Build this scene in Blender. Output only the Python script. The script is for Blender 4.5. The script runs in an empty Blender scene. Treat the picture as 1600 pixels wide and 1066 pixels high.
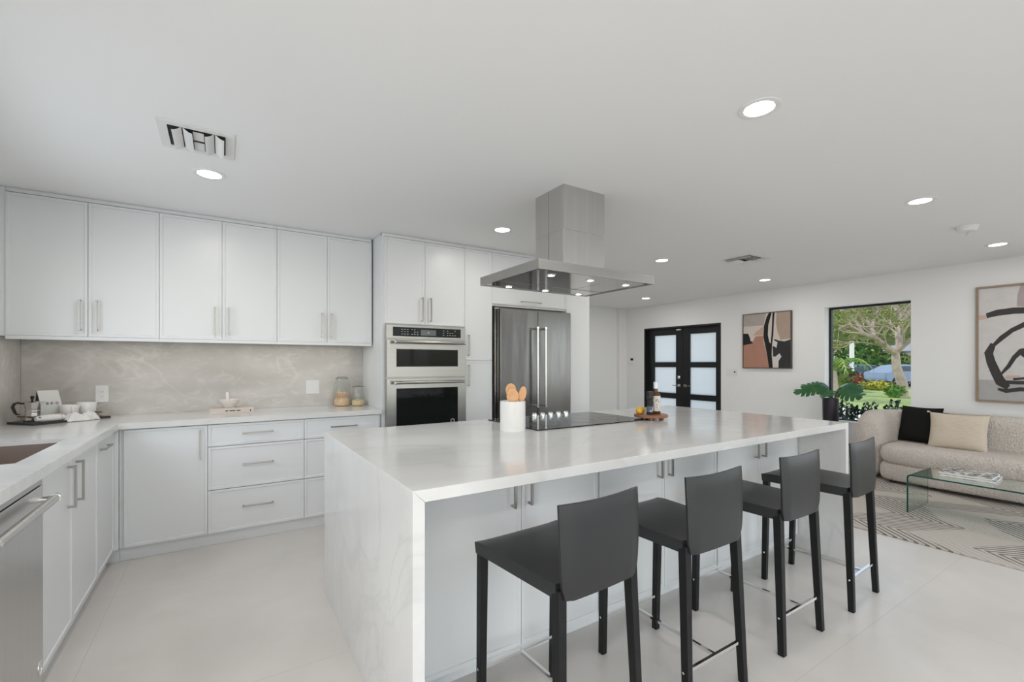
import bpy, bmesh, math, random
from mathutils import Vector, Matrix, noise
PI = math.pi
D = bpy.data
SC = bpy.context.scene
COL = SC.collection

# ------------------------------------------------------------------ camera
H_CAM = 1.315
cam_d = D.cameras.new('camera')
cam = D.objects.new('camera', cam_d); COL.objects.link(cam)
cam_d.sensor_width = 36.0
cam_d.lens = 36.0 * 708.6 / 1600.0
cam_d.shift_y = (567.7 - 533.0) / 1600.0
cam_d.clip_start = 0.05; cam_d.clip_end = 300
cam.location = (0, 0, H_CAM)
cam.rotation_euler = (PI / 2, 0, -math.radians(32.533))
SC.camera = cam

# ------------------------------------------------------------------ world, sun, exposure
SC.view_settings.view_transform = 'Standard'
SC.view_settings.look = 'None'
SC.view_settings.gamma = 1.0
SC.view_settings.use_curve_mapping = False
SC.view_settings.exposure = -0.03
w = D.worlds.new('sky'); SC.world = w; w.use_nodes = True
wn = w.node_tree; wn.nodes.clear()
wo = wn.nodes.new('ShaderNodeOutputWorld'); wb = wn.nodes.new('ShaderNodeBackground')
sk = wn.nodes.new('ShaderNodeTexSky'); sk.sky_type = 'NISHITA'
sk.sun_disc = False; sk.sun_elevation = math.radians(48); sk.sun_rotation = math.radians(200)
sk.air_density = 1.0; sk.dust_density = 1.2; sk.ozone_density = 1.0
wb.inputs['Strength'].default_value = 0.33
hs_ = wn.nodes.new('ShaderNodeHueSaturation'); hs_.inputs['Saturation'].default_value = 0.6; wn.links.new(sk.outputs[0], hs_.inputs['Color']); wn.links.new(hs_.outputs[0], wb.inputs[0]); wn.links.new(wb.outputs[0], wo.inputs[0])

def lamp(name, kind, loc, rot, energy, color, **kw):
    l = D.lights.new(name, kind); l.energy = energy; l.color = color
    for k, v in kw.items(): setattr(l, k, v)
    o = D.objects.new(name, l); o.location = loc; o.rotation_euler = rot
    COL.objects.link(o); return o

def aim(o, d):
    o.rotation_euler = Vector(d).to_track_quat('-Z', 'Y').to_euler()

sun = lamp('sunlight', 'SUN', (0, 0, 30), (0, 0, 0), 3.4, (1.0, 0.95, 0.86), angle=0.02)
aim(sun, (0.35, -0.55, -0.85))

# daylight at two windows out of view, plus fill lamps added at unseen doors
FILL_TINT = (0.93, 0.965, 1.0)
a = lamp('fill_behind_camera', 'AREA', (2.3, -2.95, 1.25), (0, 0, 0), 21.5, FILL_TINT, shape='RECTANGLE', size=4.0, size_y=2.2); aim(a, (0, 1, 0.0))  # broad fill lamp added behind the camera to even out the light
a = lamp('daylight_sink_window', 'AREA', (-1.19, 2.75, 1.62), (0, 0, 0), 8.5, (0.84, 0.92, 1.0), shape='RECTANGLE', size=1.5, size_y=0.9, spread=math.radians(150)); aim(a, (1, 0.1, -0.12))
a = lamp('daylight_living_window', 'AREA', (7.04, -1.4, 1.35), (0, 0, 0), 22, (0.88, 0.94, 1.0), shape='RECTANGLE', size=2.0, size_y=1.9); aim(a, (-1, 0, 0))
a = lamp('fill_left_wall', 'AREA', (-1.19, -0.9, 1.25), (0, 0, 0), 48, (1.0, 0.97, 0.93), shape='RECTANGLE', size=2.6, size_y=2.1); aim(a, (1, 0, 0))  # warm fill lamp added just inside the left wall, unseen

# ------------------------------------------------------------------ materials
def nt(m):
    m.use_nodes = True; t = m.node_tree; t.nodes.clear(); return t

def mat(name, col, rough=0.5, metal=0.0, spec=0.5, bump=None, var=None, aniso=None, coat=0.0, sheen=0.0, trans=0.0, ior=1.45, emit=None, estr=0.0):
    m = D.materials.new(name); t = nt(m); N = t.nodes; L = t.links
    o = N.new('ShaderNodeOutputMaterial'); p = N.new('ShaderNodeBsdfPrincipled')
    L.new(p.outputs[0], o.inputs[0])
    c = (*col, 1.0)
    p.inputs['Base Color'].default_value = c
    p.inputs['Roughness'].default_value = rough
    p.inputs['Metallic'].default_value = metal
    p.inputs['Specular IOR Level'].default_value = spec
    p.inputs['Coat Weight'].default_value = coat
    p.inputs['Sheen Weight'].default_value = sheen
    p.inputs['Transmission Weight'].default_value = trans
    p.inputs['IOR'].default_value = ior
    if emit: p.inputs['Emission Color'].default_value = (*emit, 1); p.inputs['Emission Strength'].default_value = estr
    tc = N.new('ShaderNodeTexCoord')
    if var:     # (scale, amount[, stretch xyz])
        mp = N.new('ShaderNodeMapping'); L.new(tc.outputs['Object'], mp.inputs[0])
        mp.inputs['Scale'].default_value = var[2] if len(var) > 2 else (1, 1, 1)
        nz = N.new('ShaderNodeTexNoise'); nz.inputs['Scale'].default_value = var[0]; nz.inputs['Detail'].default_value = 4
        L.new(mp.outputs[0], nz.inputs['Vector'])
        mx = N.new('ShaderNodeMix'); mx.data_type = 'RGBA'
        mx.inputs['A'].default_value = tuple(x * (1 - var[1]) for x in col) + (1,)
        mx.inputs['B'].default_value = tuple(min(1, x * (1 + var[1])) for x in col) + (1,)
        L.new(nz.outputs[0], mx.inputs['Factor']); L.new(mx.outputs['Result'], p.inputs['Base Color'])
    if bump:    # (scale, strength, distance[, stretch])
        mp = N.new('ShaderNodeMapping'); L.new(tc.outputs['Object'], mp.inputs[0])
        mp.inputs['Scale'].default_value = bump[3] if len(bump) > 3 else (1, 1, 1)
        nz = N.new('ShaderNodeTexNoise'); nz.inputs['Scale'].default_value = bump[0]; nz.inputs['Detail'].default_value = 3
        L.new(mp.outputs[0], nz.inputs['Vector'])
        bp = N.new('ShaderNodeBump'); bp.inputs['Strength'].default_value = bump[1]; bp.inputs['Distance'].default_value = bump[2]
        L.new(nz.outputs[0], bp.inputs['Height']); L.new(bp.outputs[0], p.inputs['Normal'])
    return m

def stone(name, base, vein, light, rough, scale=1.0, off=(0, 0, 0), vein_amt=0.7, fine=0.12):
    m = D.materials.new(name); t = nt(m); N = t.nodes; L = t.links
    o = N.new('ShaderNodeOutputMaterial'); p = N.new('ShaderNodeBsdfPrincipled'); L.new(p.outputs[0], o.inputs[0])
    p.inputs['Roughness'].default_value = rough
    g = N.new('ShaderNodeNewGeometry')
    mp = N.new('ShaderNodeMapping'); mp.inputs['Location'].default_value = off
    mp.inputs['Rotation'].default_value = (0.4, 0.5, 0.5); mp.inputs['Scale'].default_value = (0.55 * scale, 1.3 * scale, 1.0 * scale)
    L.new(g.outputs['Position'], mp.inputs[0])
    n1 = N.new('ShaderNodeTexNoise'); n1.inputs['Scale'].default_value = 1.6; n1.inputs['Detail'].default_value = 6; n1.inputs['Distortion'].default_value = 0.7
    L.new(mp.outputs[0], n1.inputs['Vector'])
    # cloudy tone
    r1 = N.new('ShaderNodeValToRGB'); r1.color_ramp.elements[0].position = 0.33; r1.color_ramp.elements[1].position = 0.68
    r1.color_ramp.elements[0].color = (*base, 1); r1.color_ramp.elements[1].color = (*light, 1)
    L.new(n1.outputs[0], r1.inputs[0])
    # veins: ridges of a warped noise
    n2 = N.new('ShaderNodeTexNoise'); n2.inputs['Scale'].default_value = 1.1; n2.inputs['Detail'].default_value = 5; n2.inputs['Distortion'].default_value = 1.4
    L.new(mp.outputs[0], n2.inputs['Vector'])
    s = N.new('ShaderNodeMath'); s.operation = 'SUBTRACT'; s.inputs[1].default_value = 0.5; L.new(n2.outputs[0], s.inputs[0])
    ab = N.new('ShaderNodeMath'); ab.operation = 'ABSOLUTE'; L.new(s.outputs[0], ab.inputs[0])
    r2 = N.new('ShaderNodeValToRGB'); r2.color_ramp.elements[0].position = 0.0; r2.color_ramp.elements[1].position = 0.022
    r2.color_ramp.elements[0].color = (vein_amt,) * 3 + (1,); r2.color_ramp.elements[1].color = (0, 0, 0, 1)
    L.new(ab.outputs[0], r2.inputs[0])
    n3 = N.new('ShaderNodeTexNoise'); n3.inputs['Scale'].default_value = 1.3; L.new(mp.outputs[0], n3.inputs['Vector'])
    mu = N.new('ShaderNodeMath'); mu.operation = 'MULTIPLY'; L.new(r2.outputs[0], mu.inputs[0]); L.new(n3.outputs[0], mu.inputs[1])
    mx = N.new('ShaderNodeMix'); mx.data_type = 'RGBA'; L.new(mu.outputs[0], mx.inputs['Factor'])
    L.new(r1.outputs[0], mx.inputs['A']); mx.inputs['B'].default_value = (*vein, 1)
    # fine crystalline mottling
    n4 = N.new('ShaderNodeTexNoise'); n4.inputs['Scale'].default_value = 9; n4.inputs['Detail'].default_value = 8; n4.inputs['Distortion'].default_value = 1.0; L.new(mp.outputs[0], n4.inputs['Vector'])
    r4 = N.new('ShaderNodeValToRGB'); r4.color_ramp.elements[0].position = 0.52; r4.color_ramp.elements[1].position = 0.72
    r4.color_ramp.elements[0].color = (0, 0, 0, 1); r4.color_ramp.elements[1].color = (fine * 1.6,) * 3 + (1,); L.new(n4.outputs[0], r4.inputs[0])
    m5 = N.new('ShaderNodeMix'); m5.data_type = 'RGBA'; L.new(r4.outputs[0], m5.inputs['Factor']); L.new(mx.outputs['Result'], m5.inputs['A']); m5.inputs['B'].default_value = tuple(min(1, x * 1.12) for x in light) + (1,)
    L.new(m5.outputs['Result'], p.inputs['Base Color'])
    return m

def thin_glass(name, tint=(1, 1, 1), ior=1.45, rough=0.0):
    m = D.materials.new(name); t = nt(m); N = t.nodes; L = t.links
    o = N.new('ShaderNodeOutputMaterial'); tr = N.new('ShaderNodeBsdfTransparent'); gl = N.new('ShaderNodeBsdfGlossy')
    tr.inputs[0].default_value = (*tint, 1); gl.inputs['Roughness'].default_value = rough
    lw = N.new('ShaderNodeLayerWeight'); lw.inputs[0].default_value = 0.5
    pw = N.new('ShaderNodeMath'); pw.operation = 'POWER'; L.new(lw.outputs['Facing'], pw.inputs[0]); pw.inputs[1].default_value = 5.0
    f0 = ((ior - 1) / (ior + 1)) ** 2; ml = N.new('ShaderNodeMath'); ml.operation = 'MULTIPLY_ADD'; L.new(pw.outputs[0], ml.inputs[0]); ml.inputs[1].default_value = 0.55; ml.inputs[2].default_value = f0
    fr = ml
    mx = N.new('ShaderNodeMixShader'); L.new(fr.outputs[0], mx.inputs[0]); L.new(tr.outputs[0], mx.inputs[1]); L.new(gl.outputs[0], mx.inputs[2])
    L.new(mx.outputs[0], o.inputs[0]); return m

WALLP = mat('wall_paint', (0.83, 0.84, 0.845), 0.75)
CEILP = mat('ceiling_paint', (0.88, 0.885, 0.885), 0.85)
CAB = mat('cabinet_white', (0.75, 0.765, 0.775), 0.32)
CABIN = mat('cabinet_inside', (0.30, 0.30, 0.30), 0.6)
COUNTER = stone('white_quartzite', (0.66, 0.655, 0.645), (0.50, 0.50, 0.50), (0.74, 0.737, 0.73), 0.12, 1.0, vein_amt=0.45)
SPLASH = stone('splash_quartzite', (0.47, 0.45, 0.42), (0.74, 0.72, 0.69), (0.60, 0.58, 0.555), 0.16, 1.7, (7.3, 2.2, 5.1), vein_amt=0.6, fine=0.34)
STEEL = mat('stainless_steel', (0.60, 0.59, 0.575), 0.26, 1.0, var=(40, 0.10, (1, 1, 0.02)), bump=(160, 0.05, 0.002, (1, 1, 0.015)))
STEELH = mat('stainless_brushed_sideways', (0.39, 0.38, 0.365), 0.30, 1.0, var=(40, 0.08, (0.02, 0.02, 1)), bump=(160, 0.05, 0.002, (0.015, 0.015, 1)))
STEELD = mat('stainless_polished_dark', (0.40, 0.39, 0.38), 0.12, 1.0)
FRIDGE = mat('fridge_steel', (0.185, 0.18, 0.173), 0.22, 1.0, var=(30, 0.10, (1, 1, 0.02)), bump=(2.6, 0.28, 0.05, (1, 1, 0.18)))
CHROME = mat('chrome', (0.80, 0.80, 0.80), 0.07, 1.0)
NICKEL = mat('brushed_nickel', (0.42, 0.40, 0.375), 0.30, 1.0)
LEGM = mat('black_leather_shaded', (0.008, 0.0082, 0.0088), 0.45, spec=0.35, bump=(260, 0.10, 0.0006))  # same leather as the seats, darkened to put shade on the legs
LEATHER = mat('black_leather', (0.020, 0.0205, 0.0215), 0.36, spec=0.6, bump=(260, 0.12, 0.0006))
BLKGLASS = mat('black_glass', (0.008, 0.010, 0.010), 0.05, spec=0.16)
COOKG = mat('ceramic_glass', (0.010, 0.011, 0.012), 0.04, spec=0.36)
BLKPLAST = mat('black_plastic', (0.015, 0.015, 0.016), 0.4)
BLKMETAL = mat('black_metal', (0.010, 0.011, 0.013), 0.38)
DISPLAY = mat('display_grey', (0.12, 0.13, 0.14), 0.2)
PRINT = mat('panel_print', (0.55, 0.55, 0.55), 0.5)
WHITEP = mat('white_plastic', (0.80, 0.80, 0.79), 0.35)
CERAM = mat('white_ceramic', (0.80, 0.785, 0.765), 0.28)
BOWLM = mat('cream_ceramic', (0.78, 0.73, 0.69), 0.35)
SINKM = mat('bronze_granite_sink', (0.22, 0.17, 0.145), 0.45, var=(220, 0.35))
WOODS = mat('beech_wood', (0.72, 0.40, 0.20), 0.5, var=(6, 0.15, (1, 1, 8)))
WALNUT = mat('board_wood', (0.27, 0.115, 0.06), 0.45, var=(12, 0.35, (8, 1, 1)))
SOFAM = mat('cream_boucle', (0.77, 0.70, 0.645), 0.95, spec=0.1, var=(75, 0.27), bump=(85, 1.0, 0.03))
PILB = mat('black_linen', (0.012, 0.012, 0.012), 0.9, spec=0.15, bump=(300, 0.4, 0.002))
PILC = mat('cream_linen', (0.60, 0.52, 0.43), 0.9, spec=0.1, var=(90, 0.22, (.25, 1, 3)), bump=(260, 0.5, 0.003))
GLASSG = mat('green_tint_glass', (0.80, 0.93, 0.89), 0.0, trans=1.0, ior=1.5)
GLASSE = mat('glass_edge_green', (0.01, 0.07, 0.055), 0.08)
JARG = thin_glass('jar_glass', (0.95, 0.96, 0.95), 1.55)
LIDG = thin_glass('lid_glass', (0.80, 0.83, 0.80), 1.6)
PANE = thin_glass('window_pane_glass', (0.97, 0.99, 0.98), 1.3)
LED = mat('led_lens', (1, 1, 1), 0.5, emit=(1.0, 0.97, 0.93), estr=14)
LEDS = mat('small_led_lens', (1, 1, 1), 0.5, emit=(1.0, 0.93, 0.85), estr=7)
CLOTH = mat('white_cloth', (0.78, 0.765, 0.745), 0.9, spec=0.1, bump=(90, 0.3, 0.003))
TAN = mat('tan_cloth_band', (0.62, 0.53, 0.42), 0.9)
TRAYM = mat('dark_slate_tray', (0.028, 0.032, 0.030), 0.5)
LEAFM = mat('monstera_leaf', (0.025, 0.11, 0.035), 0.28, var=(5, 0.5))
POTM = mat('black_planter', (0.018, 0.014, 0.022), 0.35)
SOIL = mat('soil', (0.02, 0.014, 0.01), 0.9)
PAPER = mat('book_pages', (0.75, 0.73, 0.69), 0.8)
TAUPE = mat('taupe_laminate', (0.20, 0.175, 0.15), 0.5)
OAKF = mat('oak_frame', (0.30, 0.22, 0.155), 0.5, var=(10, 0.2, (1, 1, 5)))
DKF = mat('dark_walnut_frame', (0.075, 0.065, 0.055), 0.45)

# frosted door glass: light from outside scatters through it
FROST = D.materials.new('frosted_glass'); t = nt(FROST)
o_ = t.nodes.new('ShaderNodeOutputMaterial'); tl = t.nodes.new('ShaderNodeBsdfTranslucent'); gl = t.nodes.new('ShaderNodeBsdfGlossy')
tl.inputs[0].default_value = (0.86, 0.88, 0.87, 1); gl.inputs['Roughness'].default_value = 0.15
mx_ = t.nodes.new('ShaderNodeMixShader'); mx_.inputs[0].default_value = 0.06
t.links.new(tl.outputs[0], mx_.inputs[1]); t.links.new(gl.outputs[0], mx_.inputs[2]); t.links.new(mx_.outputs[0], o_.inputs[0])

# large porcelain floor tiles
FLOORM = D.materials.new('porcelain_tile'); t = nt(FLOORM); N = t.nodes; L = t.links
o_ = N.new('ShaderNodeOutputMaterial'); p_ = N.new('ShaderNodeBsdfPrincipled'); L.new(p_.outputs[0], o_.inputs[0])
g_ = N.new('ShaderNodeNewGeometry'); mp_ = N.new('ShaderNodeMapping'); mp_.inputs['Location'].default_value = (-0.68, -0.95, 0)
L.new(g_.outputs['Position'], mp_.inputs[0])
br = N.new('ShaderNodeTexBrick'); br.inputs['Scale'].default_value = 1.0; br.offset = 0.0; br.offset_frequency = 2
br.inputs['Brick Width'].default_value = 1.2; br.inputs['Row Height'].default_value = 1.2
br.inputs['Mortar Size'].default_value = 0.0018; br.inputs['Mortar Smooth'].default_value = 0.2
L.new(mp_.outputs[0], br.inputs['Vector'])
nz = N.new('ShaderNodeTexNoise'); nz.inputs['Scale'].default_value = 2.2; nz.inputs['Detail'].default_value = 6; nz.inputs['Distortion'].default_value = 0.5
L.new(g_.outputs['Position'], nz.inputs['Vector'])
rr = N.new('ShaderNodeValToRGB'); rr.color_ramp.elements[0].position = 0.3; rr.color_ramp.elements[1].position = 0.7
rr.color_ramp.elements[0].color = (0.63, 0.598, 0.565, 1); rr.color_ramp.elements[1].color = (0.70, 0.67, 0.638, 1)
L.new(nz.outputs[0], rr.inputs[0]); L.new(rr.outputs[0], br.inputs['Color1']); L.new(rr.outputs[0], br.inputs['Color2'])
br.inputs['Mortar'].default_value = (0.57, 0.545, 0.515, 1)
L.new(br.outputs[0], p_.inputs['Base Color']); p_.inputs['Roughness'].default_value = 0.24; p_.inputs['Specular IOR Level'].default_value = 0.5

# rug: beige pile with dark chevron lines in patches
RUGM = D.materials.new('chevron_rug'); t = nt(RUGM); N = t.nodes; L = t.links
def mth(op, a, b=None, clamp=False):
    n = N.new('ShaderNodeMath'); n.operation = op; n.use_clamp = clamp
    for i, x in enumerate((a, b)):
        if x is None: continue
        if isinstance(x, (int, float)): n.inputs[i].default_value = x
        else: L.new(x, n.inputs[i])
    return n.outputs[0]
o_ = N.new('ShaderNodeOutputMaterial'); p_ = N.new('ShaderNodeBsdfPrincipled'); L.new(p_.outputs[0], o_.inputs[0])
g_ = N.new('ShaderNodeNewGeometry'); sp = N.new('ShaderNodeSeparateXYZ'); L.new(g_.outputs['Position'], sp.inputs[0])
X_, Y_ = sp.outputs[0], sp.outputs[1]
tri = mth('PINGPONG', mth('ADD', X_, 0.13), 0.46)
ph = mth('ADD', mth('MULTIPLY', Y_, 1.0), mth('MULTIPLY', tri, 1.15))
wv = mth('SINE', mth('MULTIPLY', ph, 2 * PI / 0.062))
line = mth('MULTIPLY', mth('SUBTRACT', wv, 0.05), 4.0, True)
band = mth('SINE', mth('MULTIPLY', mth('ADD', ph, mth('MULTIPLY', mth('PINGPONG', mth('MULTIPLY', X_, 1.0), 0.84), 0.6)), 2 * PI / 0.85))
mask = mth('MULTIPLY', mth('ADD', band, 0.35), 4.0, True)
nz = N.new('ShaderNodeTexNoise'); nz.inputs['Scale'].default_value = 90; L.new(g_.outputs['Position'], nz.inputs['Vector'])
fac = mth('MULTIPLY', line, mth('ADD', mth('MULTIPLY', mask, 0.70), 0.18))
mx_ = N.new('ShaderNodeMix'); mx_.data_type = 'RGBA'; L.new(fac, mx_.inputs['Factor'])
m2 = N.new('ShaderNodeMix'); m2.data_type = 'RGBA'; L.new(nz.outputs[0], m2.inputs['Factor'])
m2.inputs['A'].default_value = (0.46, 0.42, 0.375, 1); m2.inputs['B'].default_value = (0.62, 0.58, 0.53, 1)
L.new(m2.outputs['Result'], mx_.inputs['A']); mx_.inputs['B'].default_value = (0.13, 0.115, 0.10, 1)
L.new(mx_.outputs['Result'], p_.inputs['Base Color']); p_.inputs['Roughness'].default_value = 0.95
bp = N.new('ShaderNodeBump'); bp.inputs['Strength'].default_value = 0.6; bp.inputs['Distance'].default_value = 0.006
L.new(nz.outputs[0], bp.inputs['Height']); L.new(bp.outputs[0], p_.inputs['Normal'])

# ------------------------------------------------------------------ helpers
class MB:
    def __init__(s): s.v = []; s.f = []; s.m = []
    def add(s, vs, fs, mi=0, M=None):
        n = len(s.v)
        s.v += [tuple(M @ Vector(v)) for v in vs] if M else [tuple(v) for v in vs]
        s.f += [tuple(n + i for i in f) for f in fs]; s.m += [mi] * len(fs); return s
    def box(s, x0, x1, y0, y1, z0, z1, mi=0, M=None):
        x0, x1 = sorted((x0, x1)); y0, y1 = sorted((y0, y1)); z0, z1 = sorted((z0, z1))
        vs = [(x0, y0, z0), (x1, y0, z0), (x1, y1, z0), (x0, y1, z0), (x0, y0, z1), (x1, y0, z1), (x1, y1, z1), (x0, y1, z1)]
        return s.add(vs, [(0, 3, 2, 1), (4, 5, 6, 7), (0, 1, 5, 4), (1, 2, 6, 5), (2, 3, 7, 6), (3, 0, 4, 7)], mi, M)
    def lathe(s, prof, c=(0, 0, 0), n=32, mi=0, M=None, cap=True):
        vs = []; fs = []
        for r, z in prof:
            for k in range(n):
                a = 2 * PI * k / n; vs.append((c[0] + r * math.cos(a), c[1] + r * math.sin(a), c[2] + z))
        for i in range(len(prof) - 1):
            for k in range(n):
                k2 = (k + 1) % n; fs.append((i * n + k, i * n + k2, (i + 1) * n + k2, (i + 1) * n + k))
        if cap:
            if prof[0][0] > 1e-5: fs.append(tuple(range(n - 1, -1, -1)))
            if prof[-1][0] > 1e-5: fs.append(tuple((len(prof) - 1) * n + k for k in range(n)))
        return s.add(vs, fs, mi, M)
    def cyl(s, c, r, z0, z1, n=24, mi=0, M=None): return s.lathe([(r, z0), (r, z1)], c, n, mi, M)
    def tube(s, pts, rad, n=10, mi=0, cap=True, squash=1.0):
        pts = [Vector(p) for p in pts]; m = len(pts)
        rs = rad if isinstance(rad, (list, tuple)) else [rad] * m
        vs = []; fs = []; up = None
        for i, p in enumerate(pts):
            d = (pts[min(i + 1, m - 1)] - pts[max(i - 1, 0)]).normalized()
            if up is None:
                up = Vector((0, 0, 1)) if abs(d.z) < 0.9 else Vector((1, 0, 0))
            up = (up - d * up.dot(d)).normalized(); sd = d.cross(up)
            for k in range(n):
                a = 2 * PI * k / n + PI / n
                vs.append(p + (up * math.cos(a) * squash + sd * math.sin(a)) * rs[i])
        for i in range(m - 1):
            for k in range(n):
                k2 = (k + 1) % n; fs.append((i * n + k, (i + 1) * n + k, (i + 1) * n + k2, i * n + k2))
        if cap: fs.append(tuple(range(n))); fs.append(tuple((m - 1) * n + k for k in range(n - 1, -1, -1)))
        return s.add(vs, fs, mi)
    def poly(s, pts2, fn, th, mi=0):
        """flat outline pts2 -> fn(a,b,h) 3-D, thickness th"""
        n = len(pts2); vs = [fn(a, b, 0) for a, b in pts2] + [fn(a, b, th) for a, b in pts2]
        fs = [tuple(range(n - 1, -1, -1)), tuple(range(n, 2 * n))] + [(i, (i + 1) % n, n + (i + 1) % n, n + i) for i in range(n)]
        return s.add(vs, fs, mi)
    def build(s, name, mats, parent=None, bevel=0, seg=2, sharp=35, subsurf=0, local=False, smooth=True):
        me = D.meshes.new(name)
        off = Vector((0, 0, 0))
        if parent is not None and not local:
            off = parent.get('_w') and Vector(parent['_w']) or Vector((0, 0, 0))
        me.from_pydata([tuple(Vector(v) - off) for v in s.v], [], s.f)
        for m in (mats if isinstance(mats, (list, tuple)) else [mats]): me.materials.append(m)
        me.polygons.foreach_set('material_index', s.m)
        bm = bmesh.new(); bm.from_mesh(me); bmesh.ops.recalc_face_normals(bm, faces=bm.faces)
        if bevel:
            es = [e for e in bm.edges if len(e.link_faces) == 2 and e.calc_face_angle(0) > math.radians(30)]
            bmesh.ops.bevel(bm, geom=es, offset=bevel, segments=seg, profile=0.5, affect='EDGES', clamp_overlap=True)
        if smooth:
            for f in bm.faces: f.smooth = True
            for e in bm.edges: e.smooth = not (len(e.link_faces) != 2 or e.calc_face_angle(0) > math.radians(sharp))
        bm.to_mesh(me); bm.free()
        ob = D.objects.new(name, me); COL.objects.link(ob)
        if subsurf:
            md = ob.modifiers.new('smooth', 'SUBSURF'); md.levels = subsurf; md.render_levels = subsurf
        if bevel and smooth:
            md = ob.modifiers.new('even_normals', 'WEIGHTED_NORMAL'); md.keep_sharp = True; md.weight = 100
        if parent is not None:
            ob.parent = parent
            if not local: ob['_w'] = list(off)
        return ob

THINGS = []
def thing(name, label, cat, loc=(0, 0, 0), rotz=0, group=None, kind=None):
    o = D.objects.new(name, None); COL.objects.link(o); o.empty_display_size = 0.1
    o.location = loc; o.rotation_euler = (0, 0, rotz); o['_w'] = list(loc)
    tag(o, label, cat, group, kind); return o
def tag(o, label=None, cat=None, group=None, kind=None):
    if label: o['label'] = label
    if cat: o['category'] = cat
    if group: o['group'] = group
    if kind: o['kind'] = kind
    return o
def struct(name, mb, m, **k): return tag(mb.build(name, m, **k), kind='structure')
def copy_tree(o, parent=None):
    c = o.copy(); COL.objects.link(c)
    if parent is not None: c.parent = parent
    for ch in [x for x in D.objects if x.parent == o]: copy_tree(ch, c)
    return c
def B(*a, **k): return MB().box(*a, **k)
def T(v): return Matrix.Translation(v)
def text_mesh(name, s, size, M, m, parent, depth=0.0006, spacing=1.0):
    cu = D.curves.new(name, 'FONT'); cu.body = s; cu.size = size; cu.extrude = depth; cu.align_x = 'CENTER'; cu.space_character = spacing
    tmp = D.objects.new(name, cu); COL.objects.link(tmp)
    dg = bpy.context.evaluated_depsgraph_get(); me = D.meshes.new_from_object(tmp.evaluated_get(dg))
    D.objects.remove(tmp); me.name = name; me.transform(M); me.materials.clear(); me.materials.append(m)
    o = D.objects.new(name, me); COL.objects.link(o); o.parent = parent; return o

# ------------------------------------------------------------------ room shell
XL, XR, YB, YF, H = -1.21, 7.07, 4.54, -3.0, 2.44
YFO = 6.73
struct('floor', B(XL - .2, XR + .2, YF - .2, YFO + .2, -0.12, 0), FLOORM)
struct('ceiling', B(XL - .2, XR + .2, YF - .2, YFO + .2, H, H + .15), CEILP)
def wall_x(x0, x1, y0, y1, holes, z1=H):   # wall perpendicular to X with openings (ya,yb,za,zb)
    mb = MB(); y = y0
    for ya, yb, za, zb in sorted(holes):
        mb.box(x0, x1, y, ya, 0, z1); 
        if za > 0: mb.box(x0, x1, ya, yb, 0, za)
        mb.box(x0, x1, ya, yb, zb, z1); y = yb
    mb.box(x0, x1, y, y1, 0, z1); return mb
WIN = (2.045, 2.985, 0.515, 2.092)
DOOR = (4.545, 6.19, 0, 1.998)
LIV = (-2.45, -0.35, 0.4, 2.3)
struct('wall_right', wall_x(XR, XR + .22, YF, YFO, [WIN, DOOR, LIV]), WALLP)
struct('wall_left', wall_x(XL - .2, XL, YF, YB, [(-2.2, 0.4, 0.0, 2.3), (2.0, 3.5, 1.17, 2.07)]), WALLP)
struct('wall_back', B(XL - .2, 3.52, YB, YB + .15, 0, H), WALLP)
struct('wall_foyer', B(3.37, XR + .2, YFO, YFO + .15, 0, H), WALLP)
struct('wall_hall', B(3.37, 3.52, YB + .15, YFO, 0, H), WALLP)
mb = MB(); mb.box(XL - .2, 0.2, YF - .2, YF, 0, H); mb.box(5.8, XR + .2, YF - .2, YF, 0, H); mb.box(0.2, 5.8, YF - .2, YF, 2.35, H)
struct('wall_front', mb, WALLP)
struct('trim_1', B(6.86, XR, YFO - .07, YFO, 0, H), WALLP)

def baseboard(name, *b): struct(name, B(*b), WALLP, bevel=0.003)
baseboard('baseboard_right', XR - .014, XR, YF, 2.0, 0, .09)
baseboard('baseboard_foyer', 3.52, 6.86, YFO - .014, YFO, 0, .09)

# windows out of view, with frames; the two glass doors are added for daylight
def frame_window(name, axis, p, a0, a1, z0, z1, nv, depth=0.05, m=BLKMETAL, fw=0.05):
    w_ = D.objects.new(name, None); COL.objects.link(w_); w_['kind'] = 'structure'
    def bx(mb, a_0, a_1, b0, b1, d0, d1):
        return mb.box(p + d0, p + d1, a_0, a_1, b0, b1) if axis == 'x' else mb.box(a_0, a_1, p + d0, p + d1, b0, b1)
    mb = MB(); bx(mb, a0, a1, z0, z0 + fw, 0, depth); bx(mb, a0, a1, z1 - fw, z1, 0, depth)
    bx(mb, a0, a0 + fw, z0 + fw, z1 - fw, 0, depth); bx(mb, a1 - fw, a1, z0 + fw, z1 - fw, 0, depth)
    for i in range(1, nv):
        c = a0 + (a1 - a0) * i / nv; bx(mb, c - fw / 2, c + fw / 2, z0 + fw, z1 - fw, 0, depth)
    mb.build('window_frame', m, w_)
    mb = MB(); bx(mb, a0 + fw, a1 - fw, z0 + fw, z1 - fw, depth * .4, depth * .4 + .006); mb.build('glass_pane', PANE, w_)
    return w_
frame_window('window_2', 'x', XL - .15, 2.0, 3.5, 1.17, 2.07, 2)
frame_window('window_3', 'x', XR + .12, LIV[0], LIV[1], LIV[2], LIV[3], 2)
frame_window('door_2', 'y', YF - .12, 0.2, 5.8, 0.0, 2.35, 3)
frame_window('door_3', 'x', XL - .15, -2.2, 0.4, 0.0, 2.3, 2)

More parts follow.
